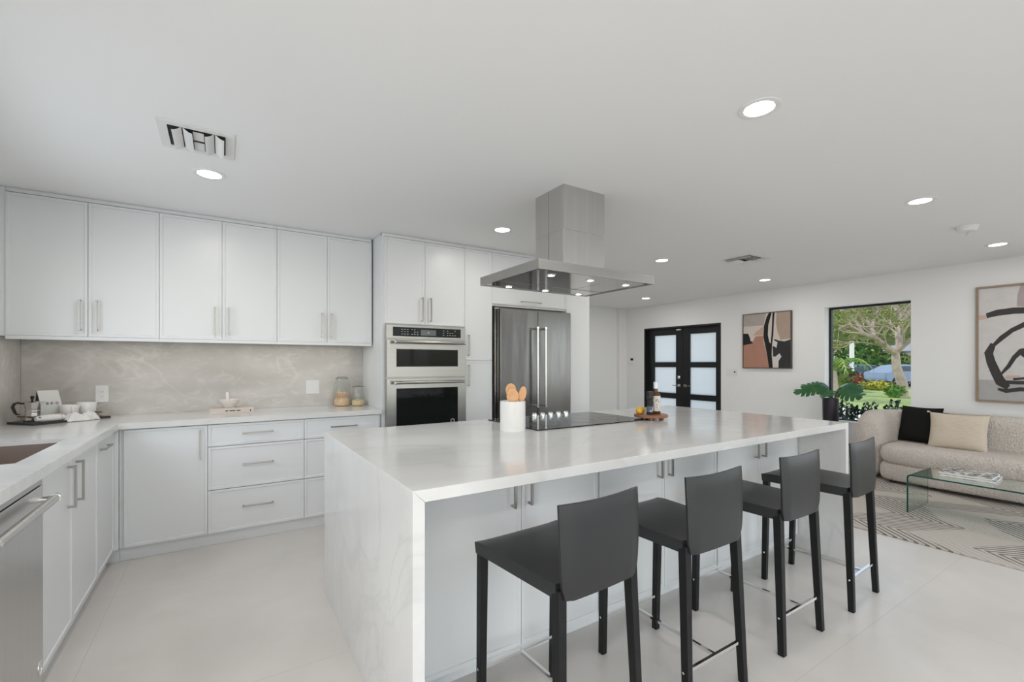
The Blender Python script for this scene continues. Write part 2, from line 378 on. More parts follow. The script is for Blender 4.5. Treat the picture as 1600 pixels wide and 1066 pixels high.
# the living-room picture window in view
win = D.objects.new('window_1', None); COL.objects.link(win); win['kind'] = 'structure'
x = XR + .13; y0, y1, z0, z1 = WIN
mb = MB(); fw = 0.03
mb.box(x, x + .06, y0, y1, z0, z0 + fw); mb.box(x, x + .06, y0, y1, z1 - fw, z1)
mb.box(x, x + .06, y0, y0 + fw, z0 + fw, z1 - fw); mb.box(x, x + .06, y1 - fw, y1, z0 + fw, z1 - fw)
mb.build('window_frame', BLKMETAL, win, bevel=0.003)
B(x + .02, x + .028, y0 + fw, y1 - fw, z0 + fw, z1 - fw).build('glass_pane', PANE, win)
B(XR - .012, XR + .125, y0 - .0, y1 + .0, z0, z0 + .016).build('window_sill', WHITEP, win, bevel=0.003)

# ------------------------------------------------------------------ entry double door
door = D.objects.new('door_1', None); COL.objects.link(door); door['kind'] = 'structure'
y0, y1, zt = DOOR[0], DOOR[1], DOOR[3]
mb = MB(); mb.box(XR - .004, XR + .22, y0, y0 + .03, 0, zt); mb.box(XR - .004, XR + .22, y1 - .03, y1, 0, zt); mb.box(XR - .004, XR + .22, y0 + .03, y1 - .03, zt - .03, zt)
mb.build('door_frame', BLKMETAL, door, bevel=0.002)
def leaf(ya, yb, panes_y, hy, lever_dir, deadbolt):
    xf, xb = XR + .08, XR + .125
    mb = MB(); pa, pb = panes_y; rows = [(0.14, 0.652), (0.752, 1.24), (1.333, 1.848)]
    mb.box(xf, xb, ya, pa, 0.01, zt - .032); mb.box(xf, xb, pb, yb, 0.01, zt - .032)
    zz = [0.01] + [z for r in rows for z in r] + [zt - .032]
    for i in range(0, len(zz), 2): mb.box(xf, xb, pa, pb, zz[i], zz[i + 1])
    lf = mb.build('door_leaf', BLKMETAL, door)
    for r in rows: B(xf + .018, xf + .026, pa, pb, r[0], r[1]).build('frosted_pane', FROST, lf)
    mb = MB(); mb.box(xf - .010, xf, hy - .03, hy + .03, .872, .932); mb.box(xf - .045, xf - .01, hy - .008, hy + .008, .894, .910)
    mb.box(xf - .05, xf - .038, min(hy, hy + lever_dir * .12), max(hy, hy + lever_dir * .12), .894, .910)
    mb.build('door_handle', CHROME, lf, bevel=0.002)
    if deadbolt:
        mb = MB(); mb.box(xf - .012, xf, hy - .03, hy + .03, 1.022, 1.082); mb.box(xf - .025, xf - .012, hy - .006, hy + .006, 1.035, 1.07); mb.build('deadbolt', CHROME, lf, bevel=0.002)
leaf(5.352, y1 - .032, (5.505, 6.005), 5.43, 1, True)
leaf(y0 + .032, 5.348, (4.688, 5.204), 5.30, -1, False)
MB().box(XR + .04, XR + .08, 5.38, 5.47, 1.925, 1.95).build('door_contact_sensor', WHITEP, door, bevel=0.004)

# ------------------------------------------------------------------ cabinets
def door_mb(x0, x1, z0, z1, th=0.02, rim=0.017, rec=0.005):
    mb = MB(); g = 0.0015
    x0 += g; x1 -= g; z0 += g; z1 -= g; f = -th
    o = [(x0, z0), (x1, z0), (x1, z1), (x0, z1)]; i = [(x0 + rim, z0 + rim), (x1 - rim, z0 + rim), (x1 - rim, z1 - rim), (x0 + rim, z1 - rim)]
    e = .0025
    j = [(x0 + rim + e, z0 + rim + e), (x1 - rim - e, z0 + rim + e), (x1 - rim - e, z1 - rim - e), (x0 + rim + e, z1 - rim - e)]
    vs = [(a, 0, b) for a, b in o] + [(a, f, b) for a, b in o] + [(a, f, b) for a, b in i] + [(a, f + rec, b) for a, b in j]
    fs = [(3, 2, 1, 0)]
    for k in range(4):
        k2 = (k + 1) % 4
        fs += [(k, k2, 4 + k2, 4 + k), (4 + k, 4 + k2, 8 + k2, 8 + k), (8 + k, 8 + k2, 12 + k2, 12 + k)]
    fs.append((12, 13, 14, 15))
    return mb.add(vs, fs)
def handle_mb(kind, a, b, c, f=-0.02, out=0.032, t=0.010):
    mb = MB()
    if kind == 'v':     # x=a, from z=b to z=c
        mb.box(a - t / 2, a + t / 2, f - out, f - out + t, b, c)
        for z in (b + .001, c - t - .001): mb.box(a - t / 2 + .0005, a + t / 2 - .0005, f - out + t - .001, f, z, z + t)
    else:               # x from a to b at z=c
        mb.box(a, b, f - out, f - out + t, c - t / 2, c + t / 2)
        for x in (a + .001, b - t - .001): mb.box(x, x + t, f - out + t - .001, f, c - t / 2 + .0005, c + t / 2 - .0005)
    return mb
def cabinet(name, label, loc, rotz, wd, dp, z0, z1, fronts, toe=None, group=None, cat='cabinet', skins=(0, 0), crown=None, light_rail=None):
    c = thing(name, label, cat, loc, rotz, group)
    B(0, wd, 0, dp, z0, z1).build('carcass', CAB, c, local=True, bevel=0.001)
    if toe: B(0, wd, toe, dp - .02, 0.0, z0).build('toe_kick', CAB, c, local=True)
    if crown: B(0, wd, -.012, .02, crown[0], crown[1]).build('crown_filler', CAB, c, local=True, bevel=0.001)
    if light_rail: B(0, wd, -.018, 0.0, light_rail[0], light_rail[1]).build('light_rail', CAB, c, local=True, bevel=0.001)
    for fr in fronts:
        kind, a, b, c0, c1, h = fr
        d = door_mb(a, b, c0, c1).build('drawer' if kind == 'drawer' else 'door', CAB, c, local=True, sharp=20)
        if h: handle_mb(*h).build('handle', NICKEL, d, local=True, bevel=0.001)
    return c

# wall cabinets over the back counter
UY = 4.17
CROWN = (2.412, 2.438)
us = [(-1.163, -.772, -.388, 'white two-door wall cabinet nearest the left wall, above the tray', (-.810, -.725)),
      (-.388, -.004, .374, 'white two-door wall cabinet in the middle of the row of three', (-.051, .037)),
      (.374, .758, 1.14, 'white two-door wall cabinet beside the tall oven cabinet, above the glass jars', (.716, .796))]
for x0, xm, x1, lab, (h0, h1) in us:
    cabinet('wall_cabinet', lab, (x0, UY, 0), 0, x1 - x0 - .0005, YB - UY - .001, 1.490, 2.438,
            [('door', 0, xm - x0, 1.494, 2.408, ('v', h0 - x0, 1.535, 1.745)), ('door', xm - x0, x1 - x0, 1.494, 2.408, ('v', h1 - x0, 1.535, 1.745))],
            group='wall cabinets over the back counter', crown=CROWN, light_rail=(1.470, 1.4945))
f_ = B(XL + .001, -1.164, UY - .012, YB - .001, 1.49, 2.438).build('cabinet_filler', CAB); tag(f_, 'narrow white filler strip between the first wall cabinet and the left wall', 'panel')
# under-cabinet led strip
ls = thing('led_light_strip', 'slim warm light strip under the wall cabinets', 'light', (0, 4.30, 1.489))
B(-1.10, 1.08, 4.285, 4.305, 1.482, 1.489).build('strip_housing', WHITEP, ls)
a = lamp('strip_light', 'AREA', (0.0, 4.295, 1.478), (0, 0, 0), 1.2, (1.0, 0.86, 0.72), shape='RECTANGLE', size=2.1, size_y=0.02)

# base cabinets, back run (front plane at y=3.895)
BY = 3.915
cabinet('base_cabinet', 'white corner base cabinet with one wide door under the back counter', (-.575, BY, 0), 0, .485, YB - BY - .005, .09, .879,
        [('door', .024, .485, .094, .874, ('v', .442, .637, .843))], toe=.02, group='base cabinets under the back counter')
cabinet('base_cabinet', 'white three-drawer base cabinet in the middle of the back counter run', (-.09, BY, 0), 0, .631, YB - BY - .005, .09, .879,
        [('drawer', 0, .631, .716, .874, ('h', .212, .415, .802)), ('drawer', 0, .631, .404, .714, ('h', .212, .415, .572)), ('drawer', 0, .631, .094, .402, ('h', .212, .415, .261))],
        toe=.02, group='base cabinets under the back counter')
cabinet('base_cabinet', 'white three-drawer base cabinet beside the ovens, partly behind the island', (.541, BY, 0), 0, .609, YB - BY - .005, .09, .879,
        [('drawer', 0, .595, .716, .874, ('h', .197, .404, .800)), ('drawer', 0, .595, .404, .714, ('h', .197, .404, .572)), ('drawer', 0, .595, .094, .402, ('h', .197, .404, .261))],
        toe=.02, group='base cabinets under the back counter')
# left run (front plane at x=-0.6, facing +x)
LX = -.618; LD = LX - XL - .006
cabinet('base_cabinet', 'white sink base cabinet with two doors beside the dishwasher', (LX, 2.488, 0), PI / 2, .946, LD, .09, .69,
        [('door', 0, .442, .094, .874, ('v', .352, .650, .845)), ('door', .442, .946, .094, .874, ('v', .442 + .05, .650, .845))], toe=.02, group='base cabinets of the left run')
cabinet('base_cabinet', 'white pull-out base cabinet in the corner of the left run with a horizontal handle', (LX, 3.435, 0), PI / 2, .455, LD, .09, .879,
        [('door', 0, .455, .094, .874, ('h', .05, .24, .815))], toe=.02, group='base cabinets of the left run')
f_ = MB().box(XL + .004, -.5765, 3.8915, 4.53, .09, .879).box(XL + .004, -.5765, 3.937, 4.53, 0, .09).build('corner_cabinet', CAB); tag(f_, 'plain white blind corner cabinet box where the two counter runs meet', 'cabinet')

# dishwasher
dw = thing('dishwasher', 'stainless steel dishwasher with a tubular towel-bar handle under the left counter', 'dishwasher', (LX, 1.872, 0), PI / 2)
B(0, .611, .0, LD, .09, .872).build('tub', STEELD, dw, local=True)
B(.003, .610, -.026, -.001, .092, .842).build('door_panel', STEEL, dw, local=True, bevel=0.003)
B(.003, .610, -.024, -.001, .845, .872).build('control_panel', STEELD, dw, local=True, bevel=0.002)
B(.003, .610, .03, .05, .0, .09).build('toe_kick', BLKPLAST, dw, local=True)
hd = MB(); hd.tube([(.014, -.068, .79), (.582, -.068, .79)], .0155, 16); hd.build('handle', STEEL, dw, local=True)
for xx, x2 in ((.030, .004), (.572, .572)):
    hd = MB(); hd.tube([(xx, -.026, .79), (xx, -.066, .79)], .011, 12); hd.tube([(x2, -.068, .79), (x2 + .016, -.068, .79)], .0175, 16)
    hd.build('handle_mount', CHROME, dw, local=True)
mb = MB()
mb.lathe([(0.021, 0), (0.021, .0015), (0.017, .0015), (.017, .001)], n=28, M=T((.573, -.026, .142)) @ Matrix.Rotation(PI / 2, 4, 'X') @ Matrix.Scale(1.0, 4, (0, 0, 1)) @ Matrix.Scale(1.45, 4, (0, 1, 0)))
mb.build('badge', CHROME, dw, local=True)

# ------------------------------------------------------------------ counters and splashes
SX0, SX1, SY0, SY1 = -1.07, -.69, 2.56, 3.27
mb = MB(); zt0, zt1 = .880, .920
ct = thing('kitchen_countertop', 'white veined stone counter running along the left and back walls', 'countertop', (-.9, 3.9, .88))
zm = .900
mb.box(XL + .001, -.573, 1.25, SY0, zm, zt1); mb.box(XL + .001, SX0, SY0, SY1, zm, zt1); mb.box(SX1, -.573, SY0, SY1, zm, zt1)
mb.box(XL + .001, -.573, SY1, YB - .001, zm, zt1); mb.box(-.573, 1.152, 3.875, YB - .001, zm, zt1)
mb.box(-.606, -.573, 1.25, 3.875, zt0, zm); mb.box(-.573, 1.152, 3.875, 3.905, zt0, zm)
mb.build('slab', COUNTER, ct)
sk_ = thing('kitchen_sink', 'dark bronze composite undermount sink in the left counter', 'sink', (-.88, 2.87, .72))
mb = MB(); t_ = .012; zb = .715
mb.box(SX0 - t_, SX1 + t_, SY0 - t_, SY1 + t_, zb, zb + t_)
mb.box(SX0 - t_, SX0, SY0 - t_, SY1 + t_, zb + t_, .8995); mb.box(SX1, SX1 + t_, SY0 - t_, SY1 + t_, zb + t_, .8995)
mb.box(SX0, SX1, SY0 - t_, SY0, zb + t_, .8995); mb.box(SX0, SX1, SY1, SY1 + t_, zb + t_, .8995)
mb.build('basin', SINKM, sk_)
MB().cyl((-.88, 2.87, 0), .045, zb + t_, zb + t_ + .003, 24).build('drain', CHROME, sk_)
# lamp-lit stone splashes
s_ = B(XL + .021, 1.152, YB - .020, YB - .001, .9205, 1.489).build('backsplash', SPLASH); tag(s_, 'warm grey veined stone backsplash behind the back counter', 'backsplash')
s_ = B(XL + .001, XL + .020, 3.56, YB - .001, .9205, 1.489).build('backsplash', SPLASH); tag(s_, 'narrow piece of stone backsplash on the left wall by the tray', 'backsplash')

def outlet(label, x, z, kind):
    o = thing('wall_outlet' if kind == 'outlet' else 'light_switch', label, kind, (x, YB - .02, z))
    B(x - .037 if kind == 'outlet' else x - .058, x + .037 if kind == 'outlet' else x + .058, YB - .026, YB - .0201, z - .063, z + .063).build('cover_plate', WHITEP, o, bevel=0.002)
    if kind == 'outlet':
        mb = MB(); mb.box(x - .017, x + .017, YB - .0285, YB - .0262, z - .034, z + .034); mb.build('receptacle', WHITEP, o, bevel=0.001)
        mb = MB()
        for dz in (-.018, .014):
            for dx in (-.007, .006): mb.box(x + dx, x + dx + .0018, YB - .0289, YB - .0284, z + dz, z + dz + .009)
            mb.box(x - .002, x + .002, YB - .0289, YB - .0284, z + dz - .008, z + dz - .004)
        mb.build('slot', BLKPLAST, o)
    else:
        for dx in (-.024, .024): B(x + dx - .016, x + dx + .016, YB - .030, YB - .0262, z - .033, z + .033).build('rocker', WHITEP, o, bevel=0.0015)
outlet('white power outlet on the stone backsplash above the black tray', -.762, 1.085, 'outlet')
outlet('white two-gang switch plate on the stone backsplash left of the jars', .70, 1.095, 'switch')

# ------------------------------------------------------------------ tall oven / pantry / fridge wall
TY = 3.895
cabinet('oven_cabinet', 'tall white cabinet housing the double wall oven, two doors on top', (1.153, TY, 0), 0, .785, YB - TY - .002, .09, 2.438,
        [('door', .018, .387, 1.66, 2.408, ('v', .358, 1.69, 1.904)), ('door', .387, .785, 1.66, 2.408, ('v', .438, 1.69, 1.904)),
         ('drawer', .018, .785, .094, .42, ('h', .3, .5, .26))], toe=.04, crown=CROWN)
cabinet('pantry_cabinet', 'narrow tall white pantry cabinet between the ovens and the fridge', (1.9385, TY, 0), 0, .301, YB - TY - .002, .09, 2.438,
        [('door', 0, .301, 1.34, 2.408, ('v', .038, 1.385, 1.585)), ('door', 0, .301, .094, 1.338, ('v', .038, 1.098, 1.30))], toe=.04, crown=CROWN)
cabinet('fridge_top_cabinet', 'white cabinet above the refrigerator with one horizontal handle', (2.240, TY, 0), 0, .942, YB - TY - .002, 1.885, 2.438,
        [('door', 0, .942, 1.905, 2.408, ('h', .335, .59, 1.945))], crown=CROWN)
p_ = B(3.1825, 3.515, 3.875, YB - .001, 0, 2.438).build('end_panel', CAB, bevel=0.0015); tag(p_, 'plain white tall panel right of the refrigerator, closing the kitchen wall', 'panel')

ov = thing('double_wall_oven', 'stainless steel built-in microwave over oven with black glass', 'oven', (1.55, 3.87, .6))
OY = 3.874
B(1.176, 1.932, OY - .018, OY, .50, 1.650).build('body_frame', STEELH, ov, bevel=0.002)
fY = OY - .0185
cp = B(1.178, 1.930, fY - .012, fY, 1.528, 1.648).build('control_panel', STEELH, ov, bevel=0.002)
B(1.236, 1.880, fY - .0145, fY - .012, 1.550, 1.630).build('touch_panel', BLKGLASS, cp)
B(1.488, 1.632, fY - .0155, fY - .0145, 1.562, 1.612).build('display', DISPLAY, cp)
mb = MB(); random.seed(3)
for gx in (1.31, 1.335, 1.36, 1.40, 1.425, 1.45, 1.70, 1.74, 1.765, 1.79, 1.815):
    for gz in (1.568, 1.588, 1.608):
        if random.random() < .85: mb.box(gx, gx + .013, fY - .0152, fY - .0145, gz, gz + .004)
mb.box(1.553, 1.558, fY - .016, fY - .0155, 1.582, 1.592); mb.box(1.562, 1.567, fY - .016, fY - .0155, 1.582, 1.592)
mb.build('button_print', PRINT, cp)
def oven_door(z0, z1, gz0, gz1, hz, nm):
    d = B(1.178, 1.930, fY - .025, fY, z0, z1).build(nm, STEELH, ov, bevel=0.003)
    B(1.262, 1.845, fY - .0265, fY - .025, gz0, gz1).build('window', BLKGLASS, d)
    MB().tube([(1.235, fY - .085, hz), (1.885, fY - .085, hz)], .0125, 16).build('handle', STEELH, d)
    for x, x2 in ((1.262, 1.228), (1.858, 1.878)):
        mb = MB(); mb.tube([(x, fY - .025, hz), (x, fY - .084, hz)], .010, 12); mb.tube([(x2, fY - .085, hz), (x2 + .014, fY - .085, hz)], .0155, 16)
        mb.build('handle_mount', CHROME, d)
    return d
oven_door(1.192, 1.520, 1.285, 1.438, 1.498, 'microwave_door')
od = oven_door(.520, 1.182, .64, 1.096, 1.148, 'oven_door')
MB().lathe([(.012, 0), (.022, 0), (.022, .003), (.012, .003), (.012, 0)], n=28, cap=False, M=T((1.79, fY - .0265, .785)) @ Matrix.Rotation(PI / 2, 4, 'X')).build('badge', CHROME, od)

fr = thing('refrigerator', 'stainless french-door refrigerator with two tall bar handles', 'refrigerator', (2.74, 3.9, 0))
B(2.262, 3.176, 3.868, YB - .05, .03, 1.868).build('cabinet_box', STEELD, fr)
FYf = 3.79
for a0, a1 in ((2.286, 2.7345), (2.7375, 3.172)):
    B(a0, a1, FYf, FYf + .07, .76, 1.856).build('door', FRIDGE, fr, bevel=0.006, seg=3)
B(2.286, 3.172, FYf, FYf + .07, .06, .752).build('freezer_drawer', FRIDGE, fr, bevel=0.006, seg=3)
for hx in (2.688, 2.789):
    h_ = MB(); h_.tube([(hx, FYf - .065, .875), (hx, FYf - .065, 1.675)], .0125, 16); h_ = h_.build('handle', STEEL, fr)
    for z, z2 in ((.885, .868), (1.665, 1.668)):
        mb = MB(); mb.tube([(hx, FYf, z), (hx, FYf - .064, z)], .011, 12); mb.tube([(hx, FYf - .065, z2), (hx, FYf - .065, z2 + .014)], .0155, 16)
        mb.build('handle_mount', CHROME, h_)
MB().tube([(2.40, FYf - .065, .69), (3.06, FYf - .065, .69)], .0125, 16).build('drawer_handle', STEELH, fr)
for x in (2.43, 3.03): MB().tube([(x, FYf, .69), (x, FYf - .064, .69)], .011, 12).build('drawer_handle_mount', CHROME, fr)

tp = thing('console_cabinet', 'taupe cabinet edge showing behind the end of the kitchen wall', 'cabinet', (4.5, 6.4, 0))
zc = 1.315 - (602 - 567.7) * 1.0 / 708.6
B(4.3, 5.53, 6.29, 6.64, .06, 1.02).build('body', TAUPE, tp, bevel=0.004)
B(4.34, 5.48, 6.31, 6.60, 0, .06).build('plinth', TAUPE, tp)

# ------------------------------------------------------------------ island
IX0, IX1, IY0, IY1 = .493, 3.512, 1.340, 2.785
isl = thing('island_countertop', 'white veined stone waterfall top and sides of the kitchen island', 'countertop', (2.0, 2.06, 0))
def mitre_slab(pts, nm):
    mb = MB(); mb.poly(pts, lambda a, b, h: (a, IY0 + h, b), IY1 - IY0); return mb.build(nm, COUNTER, isl, bevel=0.0012, seg=1)
th = .040
mitre_slab([(IX0, .92), (IX0 + th, .88), (IX1 - th, .88), (IX1, .92)], 'top_slab')
mitre_slab([(IX0, 0), (IX0 + th, 0), (IX0 + th, .88), (IX0, .92)], 'waterfall_side')
mitre_slab([(IX1, 0), (IX1, .92), (IX1 - th, .88), (IX1 - th, 0)], 'waterfall_side')
IFY = 1.655
ixs = [(IX0 + th + .001, 1.091, 1.545, (1.043, 1.129), 'white two-door island cabinet at the near end, behind the closest stool'),
       (1.546, 2.028, 2.505, (1.977, 2.062), 'white two-door island cabinet in the middle of the island'),
       (2.506, 2.975, IX1 - th - .001, (2.915, 3.002), 'white two-door island cabinet at the far end of the island')]
for x0, xm, x1, (h0, h1), lab in ixs:
    cabinet('island_cabinet', lab, (x0, IFY, 0), 0, x1 - x0, IY1 - .03 - IFY, .09, .879,
            [('door', 0.004, xm - x0, .094, .874, ('v', h0 - x0, .700, .862)), ('door', xm - x0, x1 - x0 - .004, .094, .874, ('v', h1 - x0, .700, .862))],
            toe=.06, group='cabinets under the island top')
# ------------------------------------------------------------------ cooktop
ck = thing('glass_cooktop', 'black glass cooktop with steel knobs set in the island', 'cooktop', (2.02, 2.44, .92))
CX0, CX1, CY0, CY1 = 1.548, 2.492, 2.148, 2.735
B(CX0, CX1, CY0, CY1, .9201, .9265).build('glass_top', COOKG, ck, bevel=0.0015)
mb = MB()
for cx, cy, r in ((1.74, 2.33, .10), (1.72, 2.58, .075), (2.31, 2.33, .085), (2.33, 2.58, .10), (2.03, 2.36, .12)):
    mb.lathe([(r, .0), (r, .0003), (r - .002, .0003), (r - .002, .0)], (cx, cy, .92655), 48, cap=False)
mb.build('burner_ring', mat('burner_print', (.06, .06, .062), .3), ck)
for k in range(5):
    cx = 1.885 + k * .072; cy = 2.655
    kb = MB().lathe([(.0215, 0), (.0215, .004), (.0185, .006), (.0185, .024), (.0165, .027), (0, .027)], (cx, cy, .9266), 28).build('knob', CHROME, ck)
    B(cx - .0035, cx + .0035, cy - .018, cy + .018, .9537, .9585).build('grip', CHROME, kb, bevel=0.001)

# ------------------------------------------------------------------ range hood
hood = thing('range_hood', 'stainless steel island range hood hanging from the ceiling', 'range hood', (1.965, 2.4, 1.85))
HX0, HX1, HY0, HY1, HZ = 1.487, 2.447, 2.055, 2.735, 1.845
# canopy: thin band box, open underneath
mb = MB(); mb.box(HX0, HX1, HY0, HY1, HZ + .052, HZ + .056)
for b_ in ((HX0, HX1, HY0, HY0 + .012), (HX0, HX1, HY1 - .012, HY1), (HX0, HX0 + .012, HY0 + .012, HY1 - .012), (HX1 - .012, HX1, HY0 + .012, HY1 - .012)):
    mb.box(*b_, HZ, HZ + .052)
mb.build('canopy', STEELH, hood)
mb = MB(); mb.add([(HX0, HY0, HZ + .056), (HX1, HY0, HZ + .056), (HX1, HY1, HZ + .056), (HX0, HY1, HZ + .056), (1.80, 2.22, HZ + .075), (2.145, 2.22, HZ + .075), (2.145, 2.52, HZ + .075), (1.80, 2.52, HZ + .075)],
   [(0, 1, 5, 4), (1, 2, 6, 5), (2, 3, 7, 6), (3, 0, 4, 7), (3, 2, 1, 0), (4, 5, 6, 7)])
mb.build('canopy_top', STEELH, hood)
for x0, x1 in ((HX0 + .013, HX0 + .30), (HX0 + .304, HX1 - .304), (HX1 - .30, HX1 - .013)):
    B(x0, x1, HY0 + .205, HY1 - .205, HZ + .006, HZ + .02).build('filter_panel', STEELD, hood, bevel=0.002)
mb = MB(); mb.box(HX0 + .013, HX1 - .013, HY0 + .013, HY0 + .20, HZ + .004, HZ + .02); mb.box(HX0 + .013, HX1 - .013, HY1 - .20, HY1 - .013, HZ + .004, HZ + .02)
mb.build('underside_plate', STEELD, hood, bevel=0.002)
for lx in (1.683, 2.0, 2.32):
    for ly in (2.195, 2.68):
        hl = MB().lathe([(.030, 0), (.030, -.003), (.021, -.003), (.021, 0)], (lx, ly, HZ + .004), 24, cap=False).build('led_bezel', CHROME, hood)
        MB().cyl((lx, ly, 0), .021, HZ + .0015, HZ + .0035, 24).build('led_lens', LEDS, hl)
mb = MB(); mb.box(1.80, 2.145, 2.22, 2.52, HZ + .075, 2.16)
mb.build('lower_chimney', STEEL, hood, bevel=0.001)
B(1.7985, 2.1465, 2.2185, 2.5215, 2.16, H).build('upper_chimney', STEEL, hood, bevel=0.001)
mb = MB(); mb.box(1.797, 1.7985, 2.375, 2.377, 1.93, H)
mb.build('seam', STEELD, hood)

# ------------------------------------------------------------------ bar stools
def make_stool(label):
    s = thing('bar_stool', label, 'bar stool', (0, 0, 0), 0, 'black leather bar stools at the island')
    # local: front (+y, towards the island) ; y from -.235 to +.23 ; seat .655 high
    lw = .018
    def legmb(top, bot, tw, bw, ztop):
        mb = MB(); vs = []
        for (cx, cy), hw, z in ((bot, bw, 0.0), (top, tw, ztop)):
            vs += [(cx - hw, cy - hw, z), (cx + hw, cy - hw, z), (cx + hw, cy + hw, z), (cx - hw, cy + hw, z)]
        return mb.add(vs, [(3, 2, 1, 0), (4, 5, 6, 7), (0, 1, 5, 4), (1, 2, 6, 5), (2, 3, 7, 6), (3, 0, 4, 7)])
    FZ = .600
    legs = {}
    for sx in (-1, 1):
        legs[sx, 1] = legmb((sx * .181, .208), (sx * .179, .222), .0165, .0140, FZ + .03)
        legs[sx, -1] = legmb((sx * .163, -.200), (sx * .180, -.226), .0175, .0142, FZ + .03)
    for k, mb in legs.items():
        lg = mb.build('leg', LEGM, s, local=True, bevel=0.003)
        x = k[0] * .1795; y = .2165 if k[1] > 0 else -.219
        MB().lathe([(.0048, 0), (.0048, .0015), (.003, .0025), (0, .0027)], n=12, M=T((x - .0158, y, .168)) @ Matrix.Rotation(-PI / 2, 4, 'Y')).build('screw_cap', CHROME, lg, local=True)
    # seat: apron + padded top
    def ring(hx0, hx1, y0, y1, z): return [(-hx0, y0, z), (hx0, y0, z), (hx1, y1, z), (-hx1, y1, z)]
    mb = MB(); vs = []
    nx, ny = 10, 10
    def px(i, j):
        u = -1 + 2 * i / nx; v = j / ny; hx = .182 + (.202 - .182) * v
        y = -.205 + .435 * v
        edge = max(abs(u), abs(2 * v - 1))
        z = .650 + .008 * (1 - u * u) * (1 - (2 * v - 1) ** 2) - .006 * (v > .99) - (.004 if edge > .99 else 0) + .004 * (abs(u) ** 6)
        return (u * hx, y, z)
    for j in range(ny + 1):
        for i in range(nx + 1): vs.append(px(i, j))
    fs = [(j * (nx + 1) + i, j * (nx + 1) + i + 1, (j + 1) * (nx + 1) + i + 1, (j + 1) * (nx + 1) + i) for j in range(ny) for i in range(nx)]
    # skirt
    per = [i for i in range(nx + 1)] + [j * (nx + 1) + nx for j in range(1, ny + 1)] + [ny * (nx + 1) + i for i in range(nx - 1, -1, -1)] + [j * (nx + 1) for j in range(ny - 1, 0, -1)]
    n0 = len(vs); m = len(per)
    for k in per: x, y, z = vs[k]; vs.append((x * 1.0, y, z - .008))
    for k in per: x, y, z = vs[k]; vs.append((x * .985, y * .99, .602))
    for lvl in (0, 1):
        A = per if lvl == 0 else [n0 + i for i in range(m)]; Bq = [n0 + lvl * m + i for i in range(m)]
        for i in range(m): fs.append((A[i], Bq[i], Bq[(i + 1) % m], A[(i + 1) % m]))
    fs.append(tuple(n0 + m + i for i in range(m)))
    mb.add(vs, fs); mb.build('seat', LEATHER, s, local=True, sharp=50)
    # backrest: thin, slightly dished, taller corners, leaning back
    mb = MB(); vs = []; nx, nz = 12, 10
    def bp_(i, j, side):
        u = -1 + 2 * i / nx; v = j / nz
        hw = (.168 + .012 * v + .003 * math.sin(v * PI)) * (1 - .05 * max(0, 1 - v * 8))
        z = .600 + (.282 + .007 * u * u) * v - .004 * (1 - v) * (1 - u * u)
        yb = -.236 + .004 * v - .004 * math.sin(v * PI) + .006 * (u * u) * v - .010 * (1 - u * u) * math.sin(v * PI) * .3
        t = (.012 if side else 0)
        th_ = .034 - .012 * v
        ed = min(1.0, (1 - abs(u)) * 8, (1 - v) * 10 + .25, )
        y = yb + (th_ * .5) * (1 + (1 if side else -1) * (.35 + .65 * min(1, ed)))
        return (u * hw, y, z)
    for side in (0, 1):
        for j in range(nz + 1):
            for i in range(nx + 1): vs.append(bp_(i, j, side))
    K = (nx + 1) * (nz + 1)
    for side in (0, 1):
        for j in range(nz):
            for i in range(nx):
                a_ = side * K + j * (nx + 1) + i; fs_ = (a_, a_ + 1, a_ + nx + 2, a_ + nx + 1)
                mb.f.append(fs_ if side == 0 else fs_[::-1]); mb.m.append(0)
    per = [i for i in range(nx + 1)] + [j * (nx + 1) + nx for j in range(1, nz + 1)] + [nz * (nx + 1) + i for i in range(nx - 1, -1, -1)] + [j * (nx + 1) for j in range(nz - 1, 0, -1)]
    for i in range(len(per)):
        a_, b_ = per[i], per[(i + 1) % len(per)]; mb.f.append((a_, K + a_, K + b_, b_)); mb.m.append(0)
    mb.v = vs
    br_ = mb.build('backrest', LEATHER, s, local=True, sharp=60)
    edge = [bp_(0, j, 0) for j in range(1, nz + 1)] + [bp_(i, nz, 0) for i in range(1, nx)] + [bp_(nx, j, 0) for j in range(nz, 0, -1)]
    MB().tube([(x_, y_ + .001, z_) for x_, y_, z_ in edge], .0019, 6).build('piping', LEATHER, br_, local=True)
    # chrome H footrest
    mb = MB(); z = .168
    mb.tube([(-.165, .216, z), (.165, .216, z)], .0085, 4); mb.build('footrest_bar', CHROME, s, local=True, sharp=50)
    mb = MB(); mb.tube([(-.167, -.219, z), (.167, -.219, z)], .0085, 4); mb.build('footrest_bar', CHROME, s, local=True, sharp=50)
    mb = MB(); mb.tube([(0, -.2125, z), (0, .2095, z)], .0085, 4); mb.build('middle_stretcher', CHROME, s, local=True, sharp=50)
    return s
SL = ['black leather bar stool closest to the camera, nearest end of the island', 'second black leather bar stool from the near end of the island',
      'third black leather bar stool from the near end of the island', 'black leather bar stool at the far end of the island, closest to the rug']
st = make_stool(SL[0])
for i, (sx, sy, sr) in enumerate(((1.013, 1.294, .055), (1.632, 1.292, 0), (2.302, 1.292, 0), (2.974, 1.290, .05))):
    o = st if i == 0 else copy_tree(st)
    o.location = (sx, sy, 0); o.rotation_euler.z = sr; o['label'] = SL[i]

